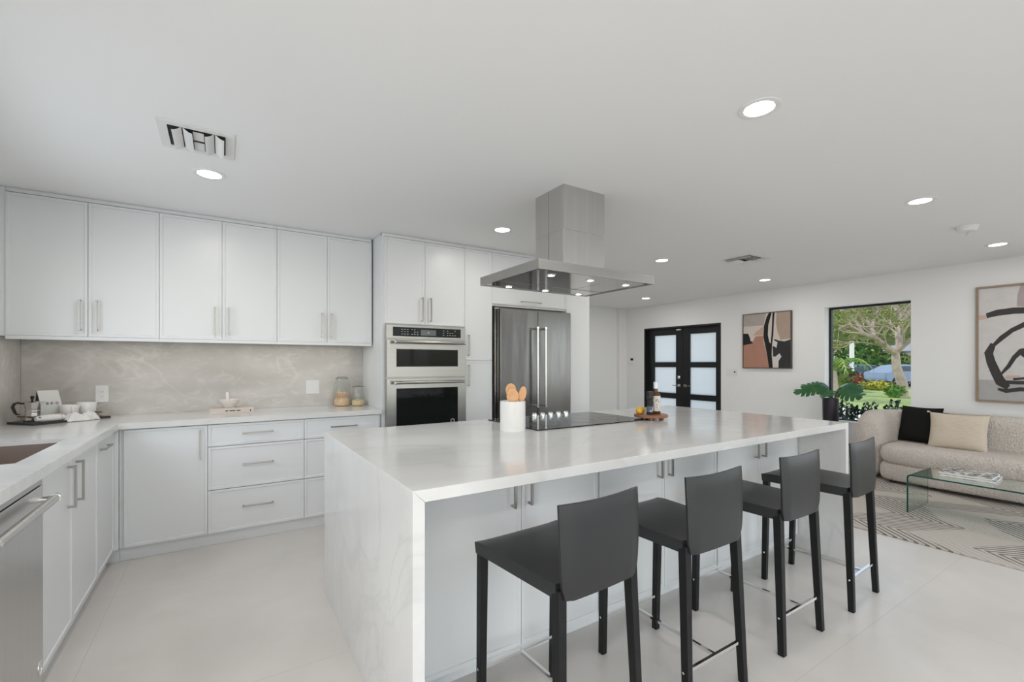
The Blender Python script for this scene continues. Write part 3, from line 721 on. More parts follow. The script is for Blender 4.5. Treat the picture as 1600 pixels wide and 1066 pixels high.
# ------------------------------------------------------------------ ceiling lights, vents, alarm
LABS = {(1.995, 1.10): 'round recessed ceiling light above the bar stools, the largest in the picture',
        (-.067, 3.241): 'round recessed ceiling light beside the open air vent, in front of the wall cabinets',
        (1.986, 3.264): 'round recessed ceiling light left of the range hood chimney',
        (4.049, 3.30): 'round recessed ceiling light just right of the range hood, above its canopy edge',
        (6.17, 3.326): 'round recessed ceiling light just beyond the slatted ceiling vent, near the window wall',
        (6.165, 5.365): 'small round recessed ceiling light in front of the double entry door',
        (4.05, 5.365): 'ceiling light added to brighten the foyer, hidden behind the range hood',  # unseen lamp added to lift the foyer wall and far ceiling
        (4.075, 1.128): 'round recessed ceiling light between the island and the smoke alarm',
        (6.185, 1.146): 'round recessed ceiling light in the living area, above the sofa and beyond the smoke alarm'}
first = None
for n_, p_ in enumerate(((-.067, 1.10), (-.067, -1.07), (1.995, -1.07), (4.07, -1.07), (6.18, -1.07))):
    LABS[p_] = ('round recessed ceiling light ' + ('nearest above the dishwasher side, behind the camera', 'in the left rear corner behind the camera', 'directly behind the camera', 'behind the camera, towards the living area', 'behind the camera, nearest the window wall')[n_])
for (x, y), lab in LABS.items():
    if first is None:
        first = thing('ceiling_light', lab, 'ceiling light', (0, 0, 0), 0, 'recessed ceiling lights')
        MB().lathe([(.086, 0), (.086, -.003), (.080, -.006), (.062, -.004), (.058, -.001), (.058, 0)], n=40, cap=False).build('trim_ring', WHITEP, first, local=True)
        MB().cyl((0, 0, 0), .060, -.0035, -.0005, 40).build('lens', LED, first, local=True); o = first
        o['label'] = lab
    else: o = copy_tree(first); o['label'] = lab
    o.location = (x, y, H)
    a = lamp('downlight', 'AREA', (x, y, H - .012), (0, 0, 0), 5.0 if x < 0 else (3.5 if 3.2 < y < 3.28 else (5.4 if (x > 4 and y > 3) else (3.6 if y < 0 else 4.0))), (1.0, 0.95, 0.89), shape='DISK', size=.11)

VM = mat('vent_white', (.78, .78, .775), .4)
VD = mat('vent_dark', (.02, .02, .02), .7)
v = thing('ceiling_vent', 'large white air vent with open curved louvres in the kitchen ceiling', 'vent', (-.1, 2.78, H))
VX0, VX1, VY0, VY1 = -.262, .052, 2.618, 2.938
mb = MB(); r = .04
mb.box(VX0, VX1, VY0, VY0 + r, H - .006, H); mb.box(VX0, VX1, VY1 - r, VY1, H - .006, H); mb.box(VX0, VX0 + r, VY0 + r, VY1 - r, H - .006, H); mb.box(VX1 - r, VX1, VY0 + r, VY1 - r, H - .006, H)
mb.build('frame', VM, v, bevel=0.0015)
B(VX0 + r, VX1 - r, VY0 + r, VY1 - r, H - .0015, H - .0005).build('duct_shade_sheet', VD, v)  # flat black sheet stands for the shade inside the duct
def louvre(x, y0, y1, lean, nm='louvre', m=VM):
    mb = MB(); pts = []
    for k in range(7):
        q = k / 6; pts.append((x + lean * (.038 * q), H - .002 - .022 * math.sin(q * PI * .5)))
    for k in range(6):
        (xa, za), (xb, zb) = pts[k], pts[k + 1]
        mb.add([(xa, y0, za), (xb, y0, zb), (xb, y1, zb), (xa, y1, za), (xa, y0, za - .0012), (xb, y0, zb - .0012), (xb, y1, zb - .0012), (xa, y1, za - .0012)], [(0, 1, 2, 3), (7, 6, 5, 4), (0, 4, 5, 1), (2, 6, 7, 3), (0, 3, 7, 4), (1, 5, 6, 2)])
    mb.build(nm, m, v)
ya, yb = VY0 + r + .002, VY1 - r - .002
louvre(VX0 + r + .055, ya, yb, -1); louvre(VX0 + r + .06, ya, yb, 1); louvre(VX1 - r - .048, ya, yb, -1); louvre(VX1 - r - .044, ya, yb, 1)
mb = MB(); ym = (ya + yb) / 2
for s_ in (-1, 1):
    mb.box(VX0 + r + .10, VX1 - r - .09, min(ym + s_ * .012, ym + s_ * .105), max(ym + s_ * .012, ym + s_ * .105), H - .010, H - .007)
mb.build('centre_blade', VM, v)

v = thing('ceiling_vent', 'slatted white air vent in the ceiling between the hood and the window wall', 'vent', (4.75, 2.77, H))
VX0, VX1, VY0, VY1 = 4.56, 4.94, 2.60, 2.95; r = .035
mb = MB(); mb.box(VX0, VX1, VY0, VY0 + r, H - .006, H); mb.box(VX0, VX1, VY1 - r, VY1, H - .006, H); mb.box(VX0, VX0 + r, VY0 + r, VY1 - r, H - .006, H); mb.box(VX1 - r, VX1, VY0 + r, VY1 - r, H - .006, H)
mb.build('frame', VM, v, bevel=0.0015)
B(VX0 + r, VX1 - r, VY0 + r, VY1 - r, H - .0015, H - .0005).build('duct_shade_sheet', VD, v)  # black sheet again, shade of the duct as colour
def slat(axis, p, a, b, lean):
    mb = MB()
    q = [(0, -.002), (lean * .02, -.024), (lean * .022, -.024), (lean * .002, -.002)]
    if axis == 'x': mb.poly([(p + e, z) for e, z in q], lambda e, z, h: (e, a + h, H + z), b - a)
    else: mb.poly([(p + e, z) for e, z in q], lambda e, z, h: (a + h, e, H + z), b - a)
    mb.build('slat', VM, v)
for x_, l_ in ((VX0 + .055, -1), (VX0 + .09, -1), (VX1 - .09, 1), (VX1 - .055, 1)): slat('x', x_, VY0 + r + .004, VY1 - r - .004, l_)
for k in range(4): slat('y', VY0 + .06 + k * .028, VX0 + .115, VX1 - .115, -1)
for k in range(3): slat('y', VY1 - .12 + k * .028, VX0 + .115, VX1 - .115, 1)

sa = thing('smoke_alarm', 'round white smoke alarm on the living area ceiling with a loose tab', 'smoke alarm', (5.17, 1.135, H))
MB().lathe([(.072, 0), (.072, -.012), (.066, -.018), (.064, -.034), (.054, -.042), (0, -.044)], (5.17, 1.135, H), 40).build('housing', WHITEP, sa)
MB().tube([(5.15, 1.12, H - .043), (5.12, 1.13, H - .085)], .002, 6).build('pull_tab', mat('yellowed_tab', (.5, .48, .3), .5), sa)

# ------------------------------------------------------------------ wall things on the right wall
def wallbox(name, label, cat, y0, y1, z0, z1, m, th=.02, extra=None):
    o = thing(name, label, cat, (XR, (y0 + y1) / 2, (z0 + z1) / 2))
    B(XR - th, XR - .0005, y0, y1, z0, z1).build('case', m, o, bevel=0.003)
    if extra: extra(o)
    return o
wallbox('thermostat', 'small white thermostat with a dark screen on the wall left of the entry door', 'thermostat', 6.44, 6.56, 1.31, 1.43, WHITEP, .02,
        lambda o: B(XR - .022, XR - .0202, 6.465, 6.53, 1.37, 1.415).build('screen', BLKGLASS, o))
def sw_(o):
    for k, yy in enumerate((4.40, 4.35)): B(XR - .011, XR - .0072, yy - .016, yy + .016, 1.135, 1.20).build('rocker', WHITEP, o, bevel=.001)
    MB().tube([(XR - .007, 4.295, 1.172), (XR - .018, 4.295, 1.172)], .011, 14).build('dimmer_knob', BLKPLAST, o)
wallbox('light_switch', 'white switch plate on the wall between the entry door and the brown painting', 'switch', 4.25, 4.44, 1.105, 1.23, WHITEP, .007, sw_)

def art(name, label, y0, y1, z0, z1, fm, fw, depth, shapes, mats, canvas_inset=.004):
    """shapes in canvas units a:0..1 left->right (as seen), b:0..1 bottom->top"""
    o = thing(name, label, 'painting', (XR, (y0 + y1) / 2, z0))
    mb = MB(); xa, xb = XR - depth, XR - .001
    mb.box(xa, xb, y0, y0 + fw, z0, z1); mb.box(xa, xb, y1 - fw, y1, z0, z1); mb.box(xa, xb, y0 + fw, y1 - fw, z0, z0 + fw); mb.box(xa, xb, y0 + fw, y1 - fw, z1 - fw, z1)
    mb.build('frame', fm, o, bevel=0.001)
    cy0, cy1, cz0, cz1 = y0 + fw, y1 - fw, z0 + fw, z1 - fw; xc = xa + canvas_inset
    mb = MB(); mb.box(xc, xb, cy0, cy1, cz0, cz1, 0)
    for k, (mi, pts) in enumerate(shapes):
        pts = [(min(max(a_, 0), 1), min(max(b_, 0), 1)) for a_, b_ in pts]
        h0 = .00004 * (k + 1)
        n = len(mb.v)
        mb.v += [(xc - h0 * 2, cy1 - a_ * (cy1 - cy0), cz0 + b_ * (cz1 - cz0)) for a_, b_ in pts]
        mb.f.append(tuple(n + i for i in range(len(pts)))); mb.m.append(mi)
    mb.build('canvas', mats, o, smooth=False)
    return o
def pm(n, c): return mat(n, c, .75, var=(14, .10))
A1 = [pm('paint_cream', (.62, .56, .52)), pm('paint_greige', (.42, .37, .34)), pm('paint_terracotta', (.42, .22, .16)), pm('paint_black', (.012, .012, .012)),
      pm('paint_tan', (.40, .31, .25)), pm('paint_charcoal', (.03, .03, .03)), pm('paint_offwhite', (.66, .62, .60)), pm('paint_pink', (.55, .36, .29))]
S1 = [(1, [(0, .78), (.45, .78), (.50, 1), (0, 1)]), (7, [(.22, .60), (.44, .60), (.44, .76), (.30, .68)]), (2, [(0, 0), (.58, 0), (.50, .30), (.44, .52), (.44, .585), (.27, .585), (.22, .50), (0, .43)]),
      (3, [(0, .425), (.10, .44), (.22, .455), (.16, .51), (.15, .56), (.11, .64), (0, .645)]),
      (4, [(.72, 1), (1, 1), (1, .52), (.80, .50), (.74, .65), (.71, .80)]),
      (5, [(.66, 0), (1, 0), (1, .50), (.88, .47), (.76, .49), (.68, .52), (.64, .40)]),
      (6, [(.64, 0), (.76, 0), (.76, .12), (.82, .20), (.78, .26), (.70, .20), (.64, .20)]),
      (6, [(.64, .40), (.72, .36), (.74, .46), (.66, .50)]),
      (3, [(.56, 1), (.62, 1), (.55, .78), (.54, .60), (.57, .47), (.60, .44), (.62, .66), (.63, .86), (.64, 1), (.68, 1), (.665, .80), (.655, .60), (.63, .44), (.62, .25), (.645, 0), (.565, 0), (.53, .20), (.485, .40), (.445, .56), (.455, .76), (.51, .92)])]
art('abstract_painting', 'square abstract painting in terracotta and black, dark frame, right of the entry door', 3.405, 4.144, 1.235, 2.094, DKF, .012, .04, S1, A1)
A2 = [pm('paint_paper', (.60, .59, .585)), pm('paint_ink', (.045, .04, .042)), pm('paint_mauve', (.40, .34, .34)), pm('paint_blush', (.56, .42, .37)), pm('paint_ash', (.40, .40, .40)), pm('paint_inkgrey', (.10, .09, .095))]
def stroke(pts, wds):
    L_, R_ = [], []
    for i, (x, y) in enumerate(pts):
        xa, ya = pts[max(i - 1, 0)]; xb, yb = pts[min(i + 1, len(pts) - 1)]
        dx, dy = xb - xa, yb - ya; l_ = math.hypot(dx, dy) or 1; nx_, ny_ = -dy / l_, dx / l_
        L_.append((x + nx_ * wds[i] / 2, y + ny_ * wds[i] / 2)); R_.append((x - nx_ * wds[i] / 2, y - ny_ * wds[i] / 2))
    return [(1, [L_[i], L_[i + 1], R_[i + 1], R_[i]]) for i in range(len(pts) - 1)]
# canvas is about 0.88 wide ; picture shows its left 40 percent
S2 = [(4, [(0, 0), (.42, 0), (.42, .185), (0, .18)]), (2, [(.33, .82), (.55, .80), (.58, 1), (.36, 1), (.335, .92)]),
      (3, [(0, .72), (.07, .725), (.08, .735), (.075, .76), (0, .765)]), (3, [(.22, .185), (.36, .19), (.36, .225), (.24, .22)])]
S2 += stroke([(.07, .755), (.16, .775), (.30, .785), (.60, .775), (.80, .78)], [.045, .055, .055, .05, .04])
S2 += stroke([(.13, .485), (.20, .55), (.29, .615), (.40, .665), (.52, .66), (.66, .60), (.76, .50)], [.03, .045, .04, .045, .05, .05, .04])
S2 += stroke([(.13, .50), (.09, .42), (.11, .34), (.15, .25), (.19, .17), (.26, .115)], [.05, .08, .08, .085, .09, .05])
S2 += stroke([(.17, .10), (.24, .085), (.36, .105), (.52, .10), (.68, .13)], [.02, .035, .035, .03, .03])
S2 += stroke([(.20, .165), (.34, .16), (.50, .165), (.64, .18)], [.03, .03, .03, .03])
S2 += stroke([(.20, .235), (.26, .30), (.31, .38), (.36, .43), (.46, .45), (.60, .40), (.70, .28)], [.02, .035, .04, .045, .05, .04, .04])
S2 += stroke([(.36, .42), (.44, .35), (.52, .30)], [.03, .025, .02]) + stroke([(.30, .19), (.40, .20), (.50, .26)], [.02, .02, .02])
art('abstract_painting', 'large abstract painting of dark brush loops on grey in an oak frame above the sofa', .565, 1.473, .893, 2.153, OAKF, .022, .045, S2, A2, .014)

# ------------------------------------------------------------------ counter things: tray and what stands on it
TZ = .9201
A_, B_, C_ = Vector((-1.165, 4.215, 0)), Vector((-1.005, 4.03, 0)), Vector((-.682, 4.325, 0))
ex = (C_ - B_).normalized(); ey = Vector((-ex.y, ex.x, 0)); TL, TW = (C_ - B_).length, .25
tray = thing('serving_tray', 'dark slate serving tray with metal handles on the back corner of the counter', 'tray', tuple(B_ + Vector((0, 0, TZ))), math.atan2(ex.y, ex.x))
B(0, TL, 0, TW, -.0, .014).build('base', TRAYM, tray, local=True, bevel=0.002)
for x0 in (.045, TL - .045):
    mb = MB()
    for yy in (.055, TW - .055): mb.tube([(x0, yy, .014), (x0, yy, .044)], .0045, 10)
    mb.tube([(x0, .02, .046), (x0, TW - .02, .046)], .0058, 10); mb.build('handle', mat('aged_brass', (.28, .24, .19), .35, 1.0) if x0 < .1 else D.materials['aged_brass'], tray, local=True)
def on_tray(a_, b_): p = B_ + ex * a_ + ey * b_; return (p.x, p.y, TZ + .0142)
TR = math.atan2(ex.y, ex.x)
# moka pot
ALU = mat('polished_aluminium', (.66, .64, .62), .18, 1.0)
lc = on_tray(.075, .150)
mk = thing('moka_pot', 'silver octagonal stovetop coffee pot with a black handle on the tray', 'coffee pot', lc, PI + .15)
MB().lathe([(.040, 0), (.042, .004), (.034, .052), (.032, .060)], n=8).build('boiler', ALU, mk, local=True)
mb = MB(); mb.lathe([(.0345, .060), (.036, .063), (.036, .070), (.033, .074), (.043, .122), (.044, .125), (.03, .130), (.006, .136)], n=8)
mb.add([(-.038, -.012, .105), (-.038, .012, .105), (-.060, 0, .127), (-.036, -.016, .125), (-.036, .016, .125)], [(0, 2, 3), (1, 4, 2), (3, 2, 4), (0, 1, 2), (0, 3, 4, 1)]); mb.build('upper_pot', ALU, mk, local=True)
MB().lathe([(.005, .134), (.005, .140), (.009, .150), (.011, .162), (.004, .166), (0, .166)], n=8).build('lid_knob', BLKPLAST, mk, local=True)
mb = MB(); mb.tube([(.042, 0, .117), (.066, 0, .125), (.080, 0, .118), (.088, 0, .098), (.076, 0, .060), (.070, 0, .050), (.056, 0, .050)], [.007, .009, .011, .011, .010, .008, .006], 8, squash=.8); mb.build('handle', BLKPLAST, mk, local=True)
# coffee bag : front is white, folded top, dark side gusset
lc = on_tray(.190, .205)
BAGW = mat('white_kraft_paper', (.66, .66, .64), .7); BAGD = mat('dark_paper', (.03, .025, .022), .7)
bg = thing('coffee_bag', 'white paper coffee bag with BKG printed in black standing on the tray', 'bag', lc, .62)
mb = MB(); wb_, db_, hb_ = .055, .034, .195
vs = [(-wb_, -db_, 0), (wb_, -db_, 0), (wb_, db_, 0), (-wb_, db_, 0), (-wb_, -db_ - .004, .10), (wb_, -db_ - .004, .10), (wb_, db_, .10), (-wb_, db_, .10), (-wb_ + .0, .010, hb_), (wb_, .010, hb_), (wb_, .014, hb_), (-wb_, .014, hb_), (-wb_ + .012, 0, 0), (-wb_ + .012, 0, .1)]
mb.add(vs, [(3, 2, 1, 0), (0, 1, 5, 4), (4, 5, 9, 8), (2, 3, 7, 6), (6, 7, 11, 10), (8, 9, 10, 11)], 0)
mb.add(vs, [(1, 2, 6, 5), (5, 6, 10, 9), (0, 4, 7, 3), (4, 8, 11, 7)], 1)
mb.build('bag_body', [BAGW, BAGD], bg, local=True)
text_mesh('printed_letters', 'B K G', .024, T((.006, -db_ - .0045, .101)) @ Matrix.Rotation(.0, 4, 'X') @ Matrix.Rotation(PI / 2, 4, 'X'), BLKPLAST, bg, .0004, 1.1)
# two mugs with finger-hole handles
def mug(label, a_, b_, rz, r=.043, h=.062):
    m_ = thing('coffee_mug', label, 'mug', on_tray(a_, b_), rz, 'white mugs on the tray')
    MB().lathe([(0, .0), (r * .78, 0), (r * .82, .003), (r, h - .002), (r - .001, h), (r - .004, h - .002), (r * .78, .006), (0, .006)], n=36, cap=False).build('cup', CERAM, m_, local=True)
    mb = MB(); pts = [(r * .93, 0, h * .82)] + [(r * .95 + .024 * math.sin(q), 0, h * .5 + h * .34 * math.cos(q)) for q in [PI * k / 8 for k in range(9)]] + [(r * .86, 0, h * .16)]
    mb.tube(pts, .0048, 8); mb.build('handle', CERAM, m_, local=True)
mug('white mug on the tray in front of the coffee bag', .250, .108, 5.2, .050, .094)
mug('white mug with its handle forward on the tray nearest the outlet', .362, .122, 4.3, .056, .102)
# rolled napkin and crumpled cloth
lc = on_tray(.105, .036)
nk = thing('rolled_napkin', 'rolled cream napkin with a tan band lying at the front of the tray', 'napkin', lc, TR)
mb = MB(); rs = []; pts = []
for k in range(15):
    q = k / 14; pts.append((-.075 + .15 * q, .003 * math.sin(q * 5), .023)); rs.append(.023 * (1 - .45 * (abs(q - .5) * 2) ** 3))
mb.tube(pts, rs, 16); mb.build('roll', CLOTH, nk, local=True)
MB().tube([(.018, .003, .023), (.056, .002, .023)], .0243, 18, cap=False).build('band', TAN, nk, local=True)
lc = on_tray(.268, .016)
ch = thing('linen_cloth', 'crumpled white cloth spilling over the front edge of the tray', 'cloth', lc, TR)
mb = MB(); nx, ny = 40, 22; vs = []
for j in range(ny + 1):
    for i in range(nx + 1):
        u = i / nx; v_ = j / ny
        x = -.095 + .19 * u; y = -.038 + .072 * v_ + .012 * math.sin(u * 9)
        h_ = .026 + .026 * noise.noise(Vector((u * 4.2, v_ * 2.6, 1.7))) + .016 * noise.noise(Vector((u * 11, v_ * 7, 4.2)))
        h_ += .012 * math.sin(PI * v_) * (1 - abs(2 * u - 1) ** 3)
        ed = min(1, min(u, 1 - u) * 7) * min(1, min(v_, 1 - v_) * 5 + .15)
        dr = min(.0125, max(0, -.017 - y) * 1.6)
        vs.append((x, y, .0006 - dr + max(.0015, h_ * ed)))
for v_ in list(vs): vs.append((v_[0], v_[1], 0.0004 - min(.0125, max(0, -.017 - v_[1]) * 1.6)))
n1 = (nx + 1) * (ny + 1)
fs = []
for j in range(ny):
    for i in range(nx):
        a_ = j * (nx + 1) + i; fs += [(a_, a_ + 1, a_ + nx + 2, a_ + nx + 1), (n1 + a_, n1 + a_ + nx + 1, n1 + a_ + nx + 2, n1 + a_ + 1)]
per = [i for i in range(nx + 1)] + [j * (nx + 1) + nx for j in range(1, ny + 1)] + [ny * (nx + 1) + i for i in range(nx - 1, -1, -1)] + [j * (nx + 1) for j in range(ny - 1, 0, -1)]
for i in range(len(per)): a_, b_ = per[i], per[(i + 1) % len(per)]; fs.append((a_, n1 + a_, n1 + b_, b_))
mb.add(vs, fs).build('cloth_folds', CLOTH, ch, local=True, sharp=180)

# ------------------------------------------------------------------ book with mortar, jars
bk = thing('cookbook', 'cream hardcover book lying on the back counter under the mortar', 'book', (.064, 4.30, .9203), -.02)
CRB = mat('cream_cover', (.62, .55, .49), .6)
mb = MB(); mb.box(-.145, .148, -.10, .10, 0, .003, 0); mb.box(-.145, .148, -.10, .10, .037, .040, 0); mb.box(-.145, .148, -.103, -.10, 0, .040, 0)
mb.build('cover', CRB, bk, local=True, bevel=0.0008); B(-.142, .144, -.0995, .096, .003, .037).build('pages', PAPER, bk, local=True)
mb = MB(); xs = -.045
for w_ in (.020, .040, .026): mb.box(xs, xs + w_, -.1036, -.103, .017, .025); xs += w_ + .008
mb.box(.122, .130, -.1036, -.103, .010, .024)
for k in range(3): mb.box(-.08 + k * .045, -.055 + k * .045, -.05, -.047, .040, .0403)
mb.build('spine_print', BLKPLAST, bk, local=True)
mo = thing('mortar_bowl', 'cream stone mortar with pestle standing on the cookbook', 'mortar', (.045, 4.29, .9606))
MB().lathe([(0, 0), (.036, 0), (.038, .008), (.060, .028), (.072, .058), (.074, .064), (.070, .064), (.056, .032), (.03, .014), (0, .012)], n=40, cap=False).build('bowl', BOWLM, mo, local=True)
MB().tube([(-.006, 0, .024), (-.010, .004, .070), (-.014, .006, .112), (-.0145, .006, .122)], [.016, .0135, .012, .006], 14).build('pestle', BOWLM, mo, local=True)

PASTA = [mat('dry_pasta', (.74, .52, .32), .6, var=(40, .3)), mat('pale_oats', (.76, .60, .36), .7, var=(60, .3))]
def jar(label, loc, r, h, fillh, kind):
    j = thing('glass_jar', label, 'jar', loc, 0, 'glass jars on the back counter')
    n = .62 * r if kind == 0 else .80 * r
    MB().lathe([(0, .002), (r * .90, .002), (r, .012), (r * (1.0), h * .42), (r * .92, h * .72), (n, h * .86), (n, h * .93)], n=40, cap=False).build('glass_body', JARG, j, local=True)
    ld = MB().lathe([(n + .006, h * .93), (n + .010, h * .94), (n + .010, h * .955), (n + .002, h * .97), (n * .9, h), (0, h)], n=36).build('lid', LIDG, j, local=True)
    mb = MB(); mb.tube([((n + .008) * math.cos(q), (n + .008) * math.sin(q), h * .925) for q in [2 * PI * k / 24 for k in range(25)]], .0022, 6)
    mb.tube([(n + .008, -.006, h * .925), (n + .016, -.006, h * .86), (n + .02, 0, h * .80)], .0022, 6)
    mb.build('wire_clamp', CHROME, j, local=True)
    return j
JB = (.935, 4.405, TZ); JS = (1.066, 4.34, TZ)
jar('taller glass jar of dried pasta on the back counter', JB, .078, .268, .13, 0)
jar('shorter glass jar with a little pale grain beside the pasta jar', JS, .060, .185, .05, 1)
random.seed(8)
mb = MB()
MB_ = MB()
for k in range(150):
    a_ = random.random() * 2 * PI; rr_ = .056 * math.sqrt(random.random()); z_ = .022 + .105 * random.random()
    c_ = Vector((JB[0] + rr_ * math.cos(a_), JB[1] + rr_ * math.sin(a_), JB[2] + z_)); d_ = Vector((random.gauss(0, 1), random.gauss(0, 1), random.gauss(0, .6))).normalized() * .011
    mb.tube([c_ - d_, c_ + d_ * .2 + Vector((0, 0, .003)), c_ + d_], [.0035, .0045, .0035], 6)
mb.lathe([(0, .004), (.066, .004), (.070, .016), (.070, .06), (.05, .075), (0, .08)], JB, 24)
tag(mb.build('dried_pasta', PASTA[0]), 'dried pasta pieces filling the taller jar', 'food', kind='stuff')
mb = MB().lathe([(0, .004), (.052, .004), (.056, .016), (.056, .050), (.03, .055), (0, .052)], JS, 28)
tag(mb.build('dry_grain', PASTA[1]), 'pale grain in the bottom of the shorter jar', 'food', kind='stuff')

# ------------------------------------------------------------------ island things
cr = thing('utensil_crock', 'white ribbed ceramic crock holding wooden spoons on the island', 'crock', (1.437, 2.245, .9202))
mb = MB(); n = 120; rows = 26; vs = []; R_ = .074; Hc = .172
for j in range(rows + 1):
    z = Hc * j / rows
    for k in range(n):
        a_ = 2 * PI * k / n; wave_ = .0017 * (math.sin(k / n * 2 * PI * 30 + (j % 4 > 1) * PI) if 1 < j < rows - 1 else 0) * (1 if j % 2 else .3)
        vs.append(((R_ + wave_) * math.cos(a_), (R_ + wave_) * math.sin(a_), z))
fs = [(j * n + k, j * n + (k + 1) % n, (j + 1) * n + (k + 1) % n, (j + 1) * n + k) for j in range(rows) for k in range(n)]
mb.add(vs, fs); mb.lathe([(R_, Hc), (R_ - .003, Hc + .002), (R_ - .006, Hc), (R_ - .007, .01), (0, .01)], n=n, cap=False); mb.lathe([(0, 0), (R_, 0)], n=n, cap=False)
mb.build('crock_body', CERAM, cr, local=True, sharp=60)
def spoon(label, x, y, az, tilt, z0, L_, hw, hl, face, off=0.0):
    s = thing('wooden_spoon', label, 'spoon', (1.437 + x, 2.245 + y, .9202 + .014), 0, 'wooden spoons in the crock')
    d = Vector((math.sin(tilt) * math.cos(az), math.sin(tilt) * math.sin(az), math.cos(tilt)))
    f = Vector((math.sin(face), -math.cos(face), 0)); f = (f - d * f.dot(d)).normalized(); sd = d.cross(f)
    MB().tube([Vector((0, 0, 0)), d * (L_ - hl * .9)], [.006, .0055], 10).build('handle', WOODS, s, local=True)
    mb = MB(); n = 22; c = d * (L_ - hl / 2)
    rings = [(1.0, 0.0), (.97, .0035), (.80, .0045), (.45, .0015), (0.02, -.001)]
    vs = []
    for side in (1, -1):
        for q, h_ in rings:
            for k in range(n):
                a_ = 2 * PI * k / n
                y_ = hl / 2 * math.cos(a_); x_ = hw / 2 * math.sin(a_) * (1 - off * math.cos(a_) * .2)
                vs.append(c + d * y_ * q + sd * x_ * q + f * (h_ if side == 1 else -h_ - .004 * (1 - q)))
    fs = []
    m = len(rings)
    for s0 in (0, 1):
        for r_ in range(m - 1):
            for k in range(n):
                a_ = (s0 * m + r_) * n + k; b_ = (s0 * m + r_) * n + (k + 1) % n; fs.append((a_, b_, b_ + n, a_ + n))
    mb.add(vs, fs); mb.build('spoon_head', WOODS, s, local=True, sharp=80)
FV = -.57
spoon('flat wooden spoon with the widest round head, leaning left at the front of the crock', -.004, -.030, 2.5, .07, 0, .236, .072, .084, FV, .8)
spoon('wooden spoon standing tallest, behind the wide one in the crock', -.004, .014, 1.0, .03, 0, .262, .062, .080, FV)
spoon('slim wooden spoon leaning to the right in the crock', .012, -.012, -.50, .20, 0, .250, .046, .096, FV + .1)

bd = thing('footed_board', 'round brown wooden board on small feet at the far end of the cooktop', 'board', (2.540, 2.165, .9202))
MB().lathe([(0, .018), (.112, .018), (.115, .021), (.115, .034), (.112, .037), (0, .037)], n=48, cap=False).build('board_top', WALNUT, bd, local=True)
for a_ in (-1.35, -.15, 1.0, -2.4, 1.5):
    MB().lathe([(.010, 0), (.012, .0185)], (.085 * math.cos(a_), .085 * math.sin(a_), 0), 12).build('foot', WALNUT, bd, local=True)
BZ = .9202 + .0372
PEP = [thin_glass('grinder_glass', (.55, .55, .55)), mat('peppercorn', (.02, .018, .017), .7), mat('blue_grey_label', (.10, .12, .17), .5), mat('amber_oil', (.10, .035, .008), .12), mat('cream_label', (.66, .63, .58), .6), mat('foil_white', (.68, .69, .72), .35, .3)]
pg = thing('pepper_grinder', 'black-capped glass pepper grinder on the wooden board', 'grinder', (2.508, 2.145, BZ))
MB().lathe([(0, 0), (.021, 0), (.023, .004), (.022, .085), (.019, .100), (.018, .108)], n=28).build('jar', PEP[1], pg, local=True)
MB().lathe([(.0234, .018), (.0230, .060)], n=28, cap=False).build('label', PEP[2], pg, local=True)
MB().lathe([(.020, .108), (.024, .113), (.020, .133), (.026, .152), (.024, .160), (0, .163)], n=28).build('grinder_cap', BLKPLAST, pg, local=True)
mb = MB(); mb.box(-.004, .001, -.0240, -.0226, .026, .052); mb.box(-.018, -.010, -.0215, -.0150, .022, .034); mb.build('label_print', PEP[4], pg, local=True)
ob = thing('oil_bottle', 'amber oil bottle with a cream label and white cap on the wooden board', 'bottle', (2.575, 2.150, BZ))
MB().lathe([(0, 0), (.029, 0), (.031, .004), (.031, .118), (.027, .140), (.0135, .156), (.0125, .178)], n=32).build('glass', PEP[3], ob, local=True)
MB().lathe([(.0314, .022), (.0314, .120), (.0305, .128)], n=32, cap=False).build('label', PEP[4], ob, local=True)
MB().lathe([(.0145, .178), (.0165, .180), (.0165, .222), (.015, .226), (0, .226)], n=24).build('cap', PEP[5], ob, local=True)
mb = MB()
for k, (da, z_, h_) in enumerate(((-2.0, .105, .010), (-2.25, .097, .012), (-1.75, .090, .012), (-2.1, .066, .006), (-2.1, .05, .005), (-1.85, .035, .004))):
    a_ = da + FV * .2; c_ = (.0318 * math.cos(a_), .0318 * math.sin(a_))
    mb.tube([(c_[0], c_[1], z_ - h_ / 2), (c_[0], c_[1], z_ + h_ / 2)], .0022, 6)
mb.build('label_print', BLKPLAST, ob, local=True)
LEM = mat('lemon_peel', (.72, .42, .03), .4, bump=(120, .2, .001))
for lab, p, rz in (('yellow lemon at the left edge of the wooden board', (2.462, 2.200, BZ + .0242), .4), ('yellow lemon behind the pepper grinder, tucked on the wooden board', (2.515, 2.232, BZ + .0242), 2.0)):
    lm = MB().lathe([(0, -.034), (.004, -.031), (.014, -.025), (.022, -.012), (.024, 0), (.022, .012), (.014, .025), (.005, .031), (0, .034)], n=24, cap=False, M=Matrix.Rotation(rz, 4, 'Z') @ Matrix.Rotation(PI / 2, 4, 'Y')).build('lemon', LEM)
    lm.location = p; tag(lm, lab, 'lemon', 'lemons on the wooden board')

# ------------------------------------------------------------------ living area
rg = B(4.262, 6.78, -.95, 2.36, .0005, .011).build('area_rug', RUGM, bevel=.003); tag(rg, 'beige rug with dark chevron lines under the glass table and sofa', 'rug')
RZ = .0112
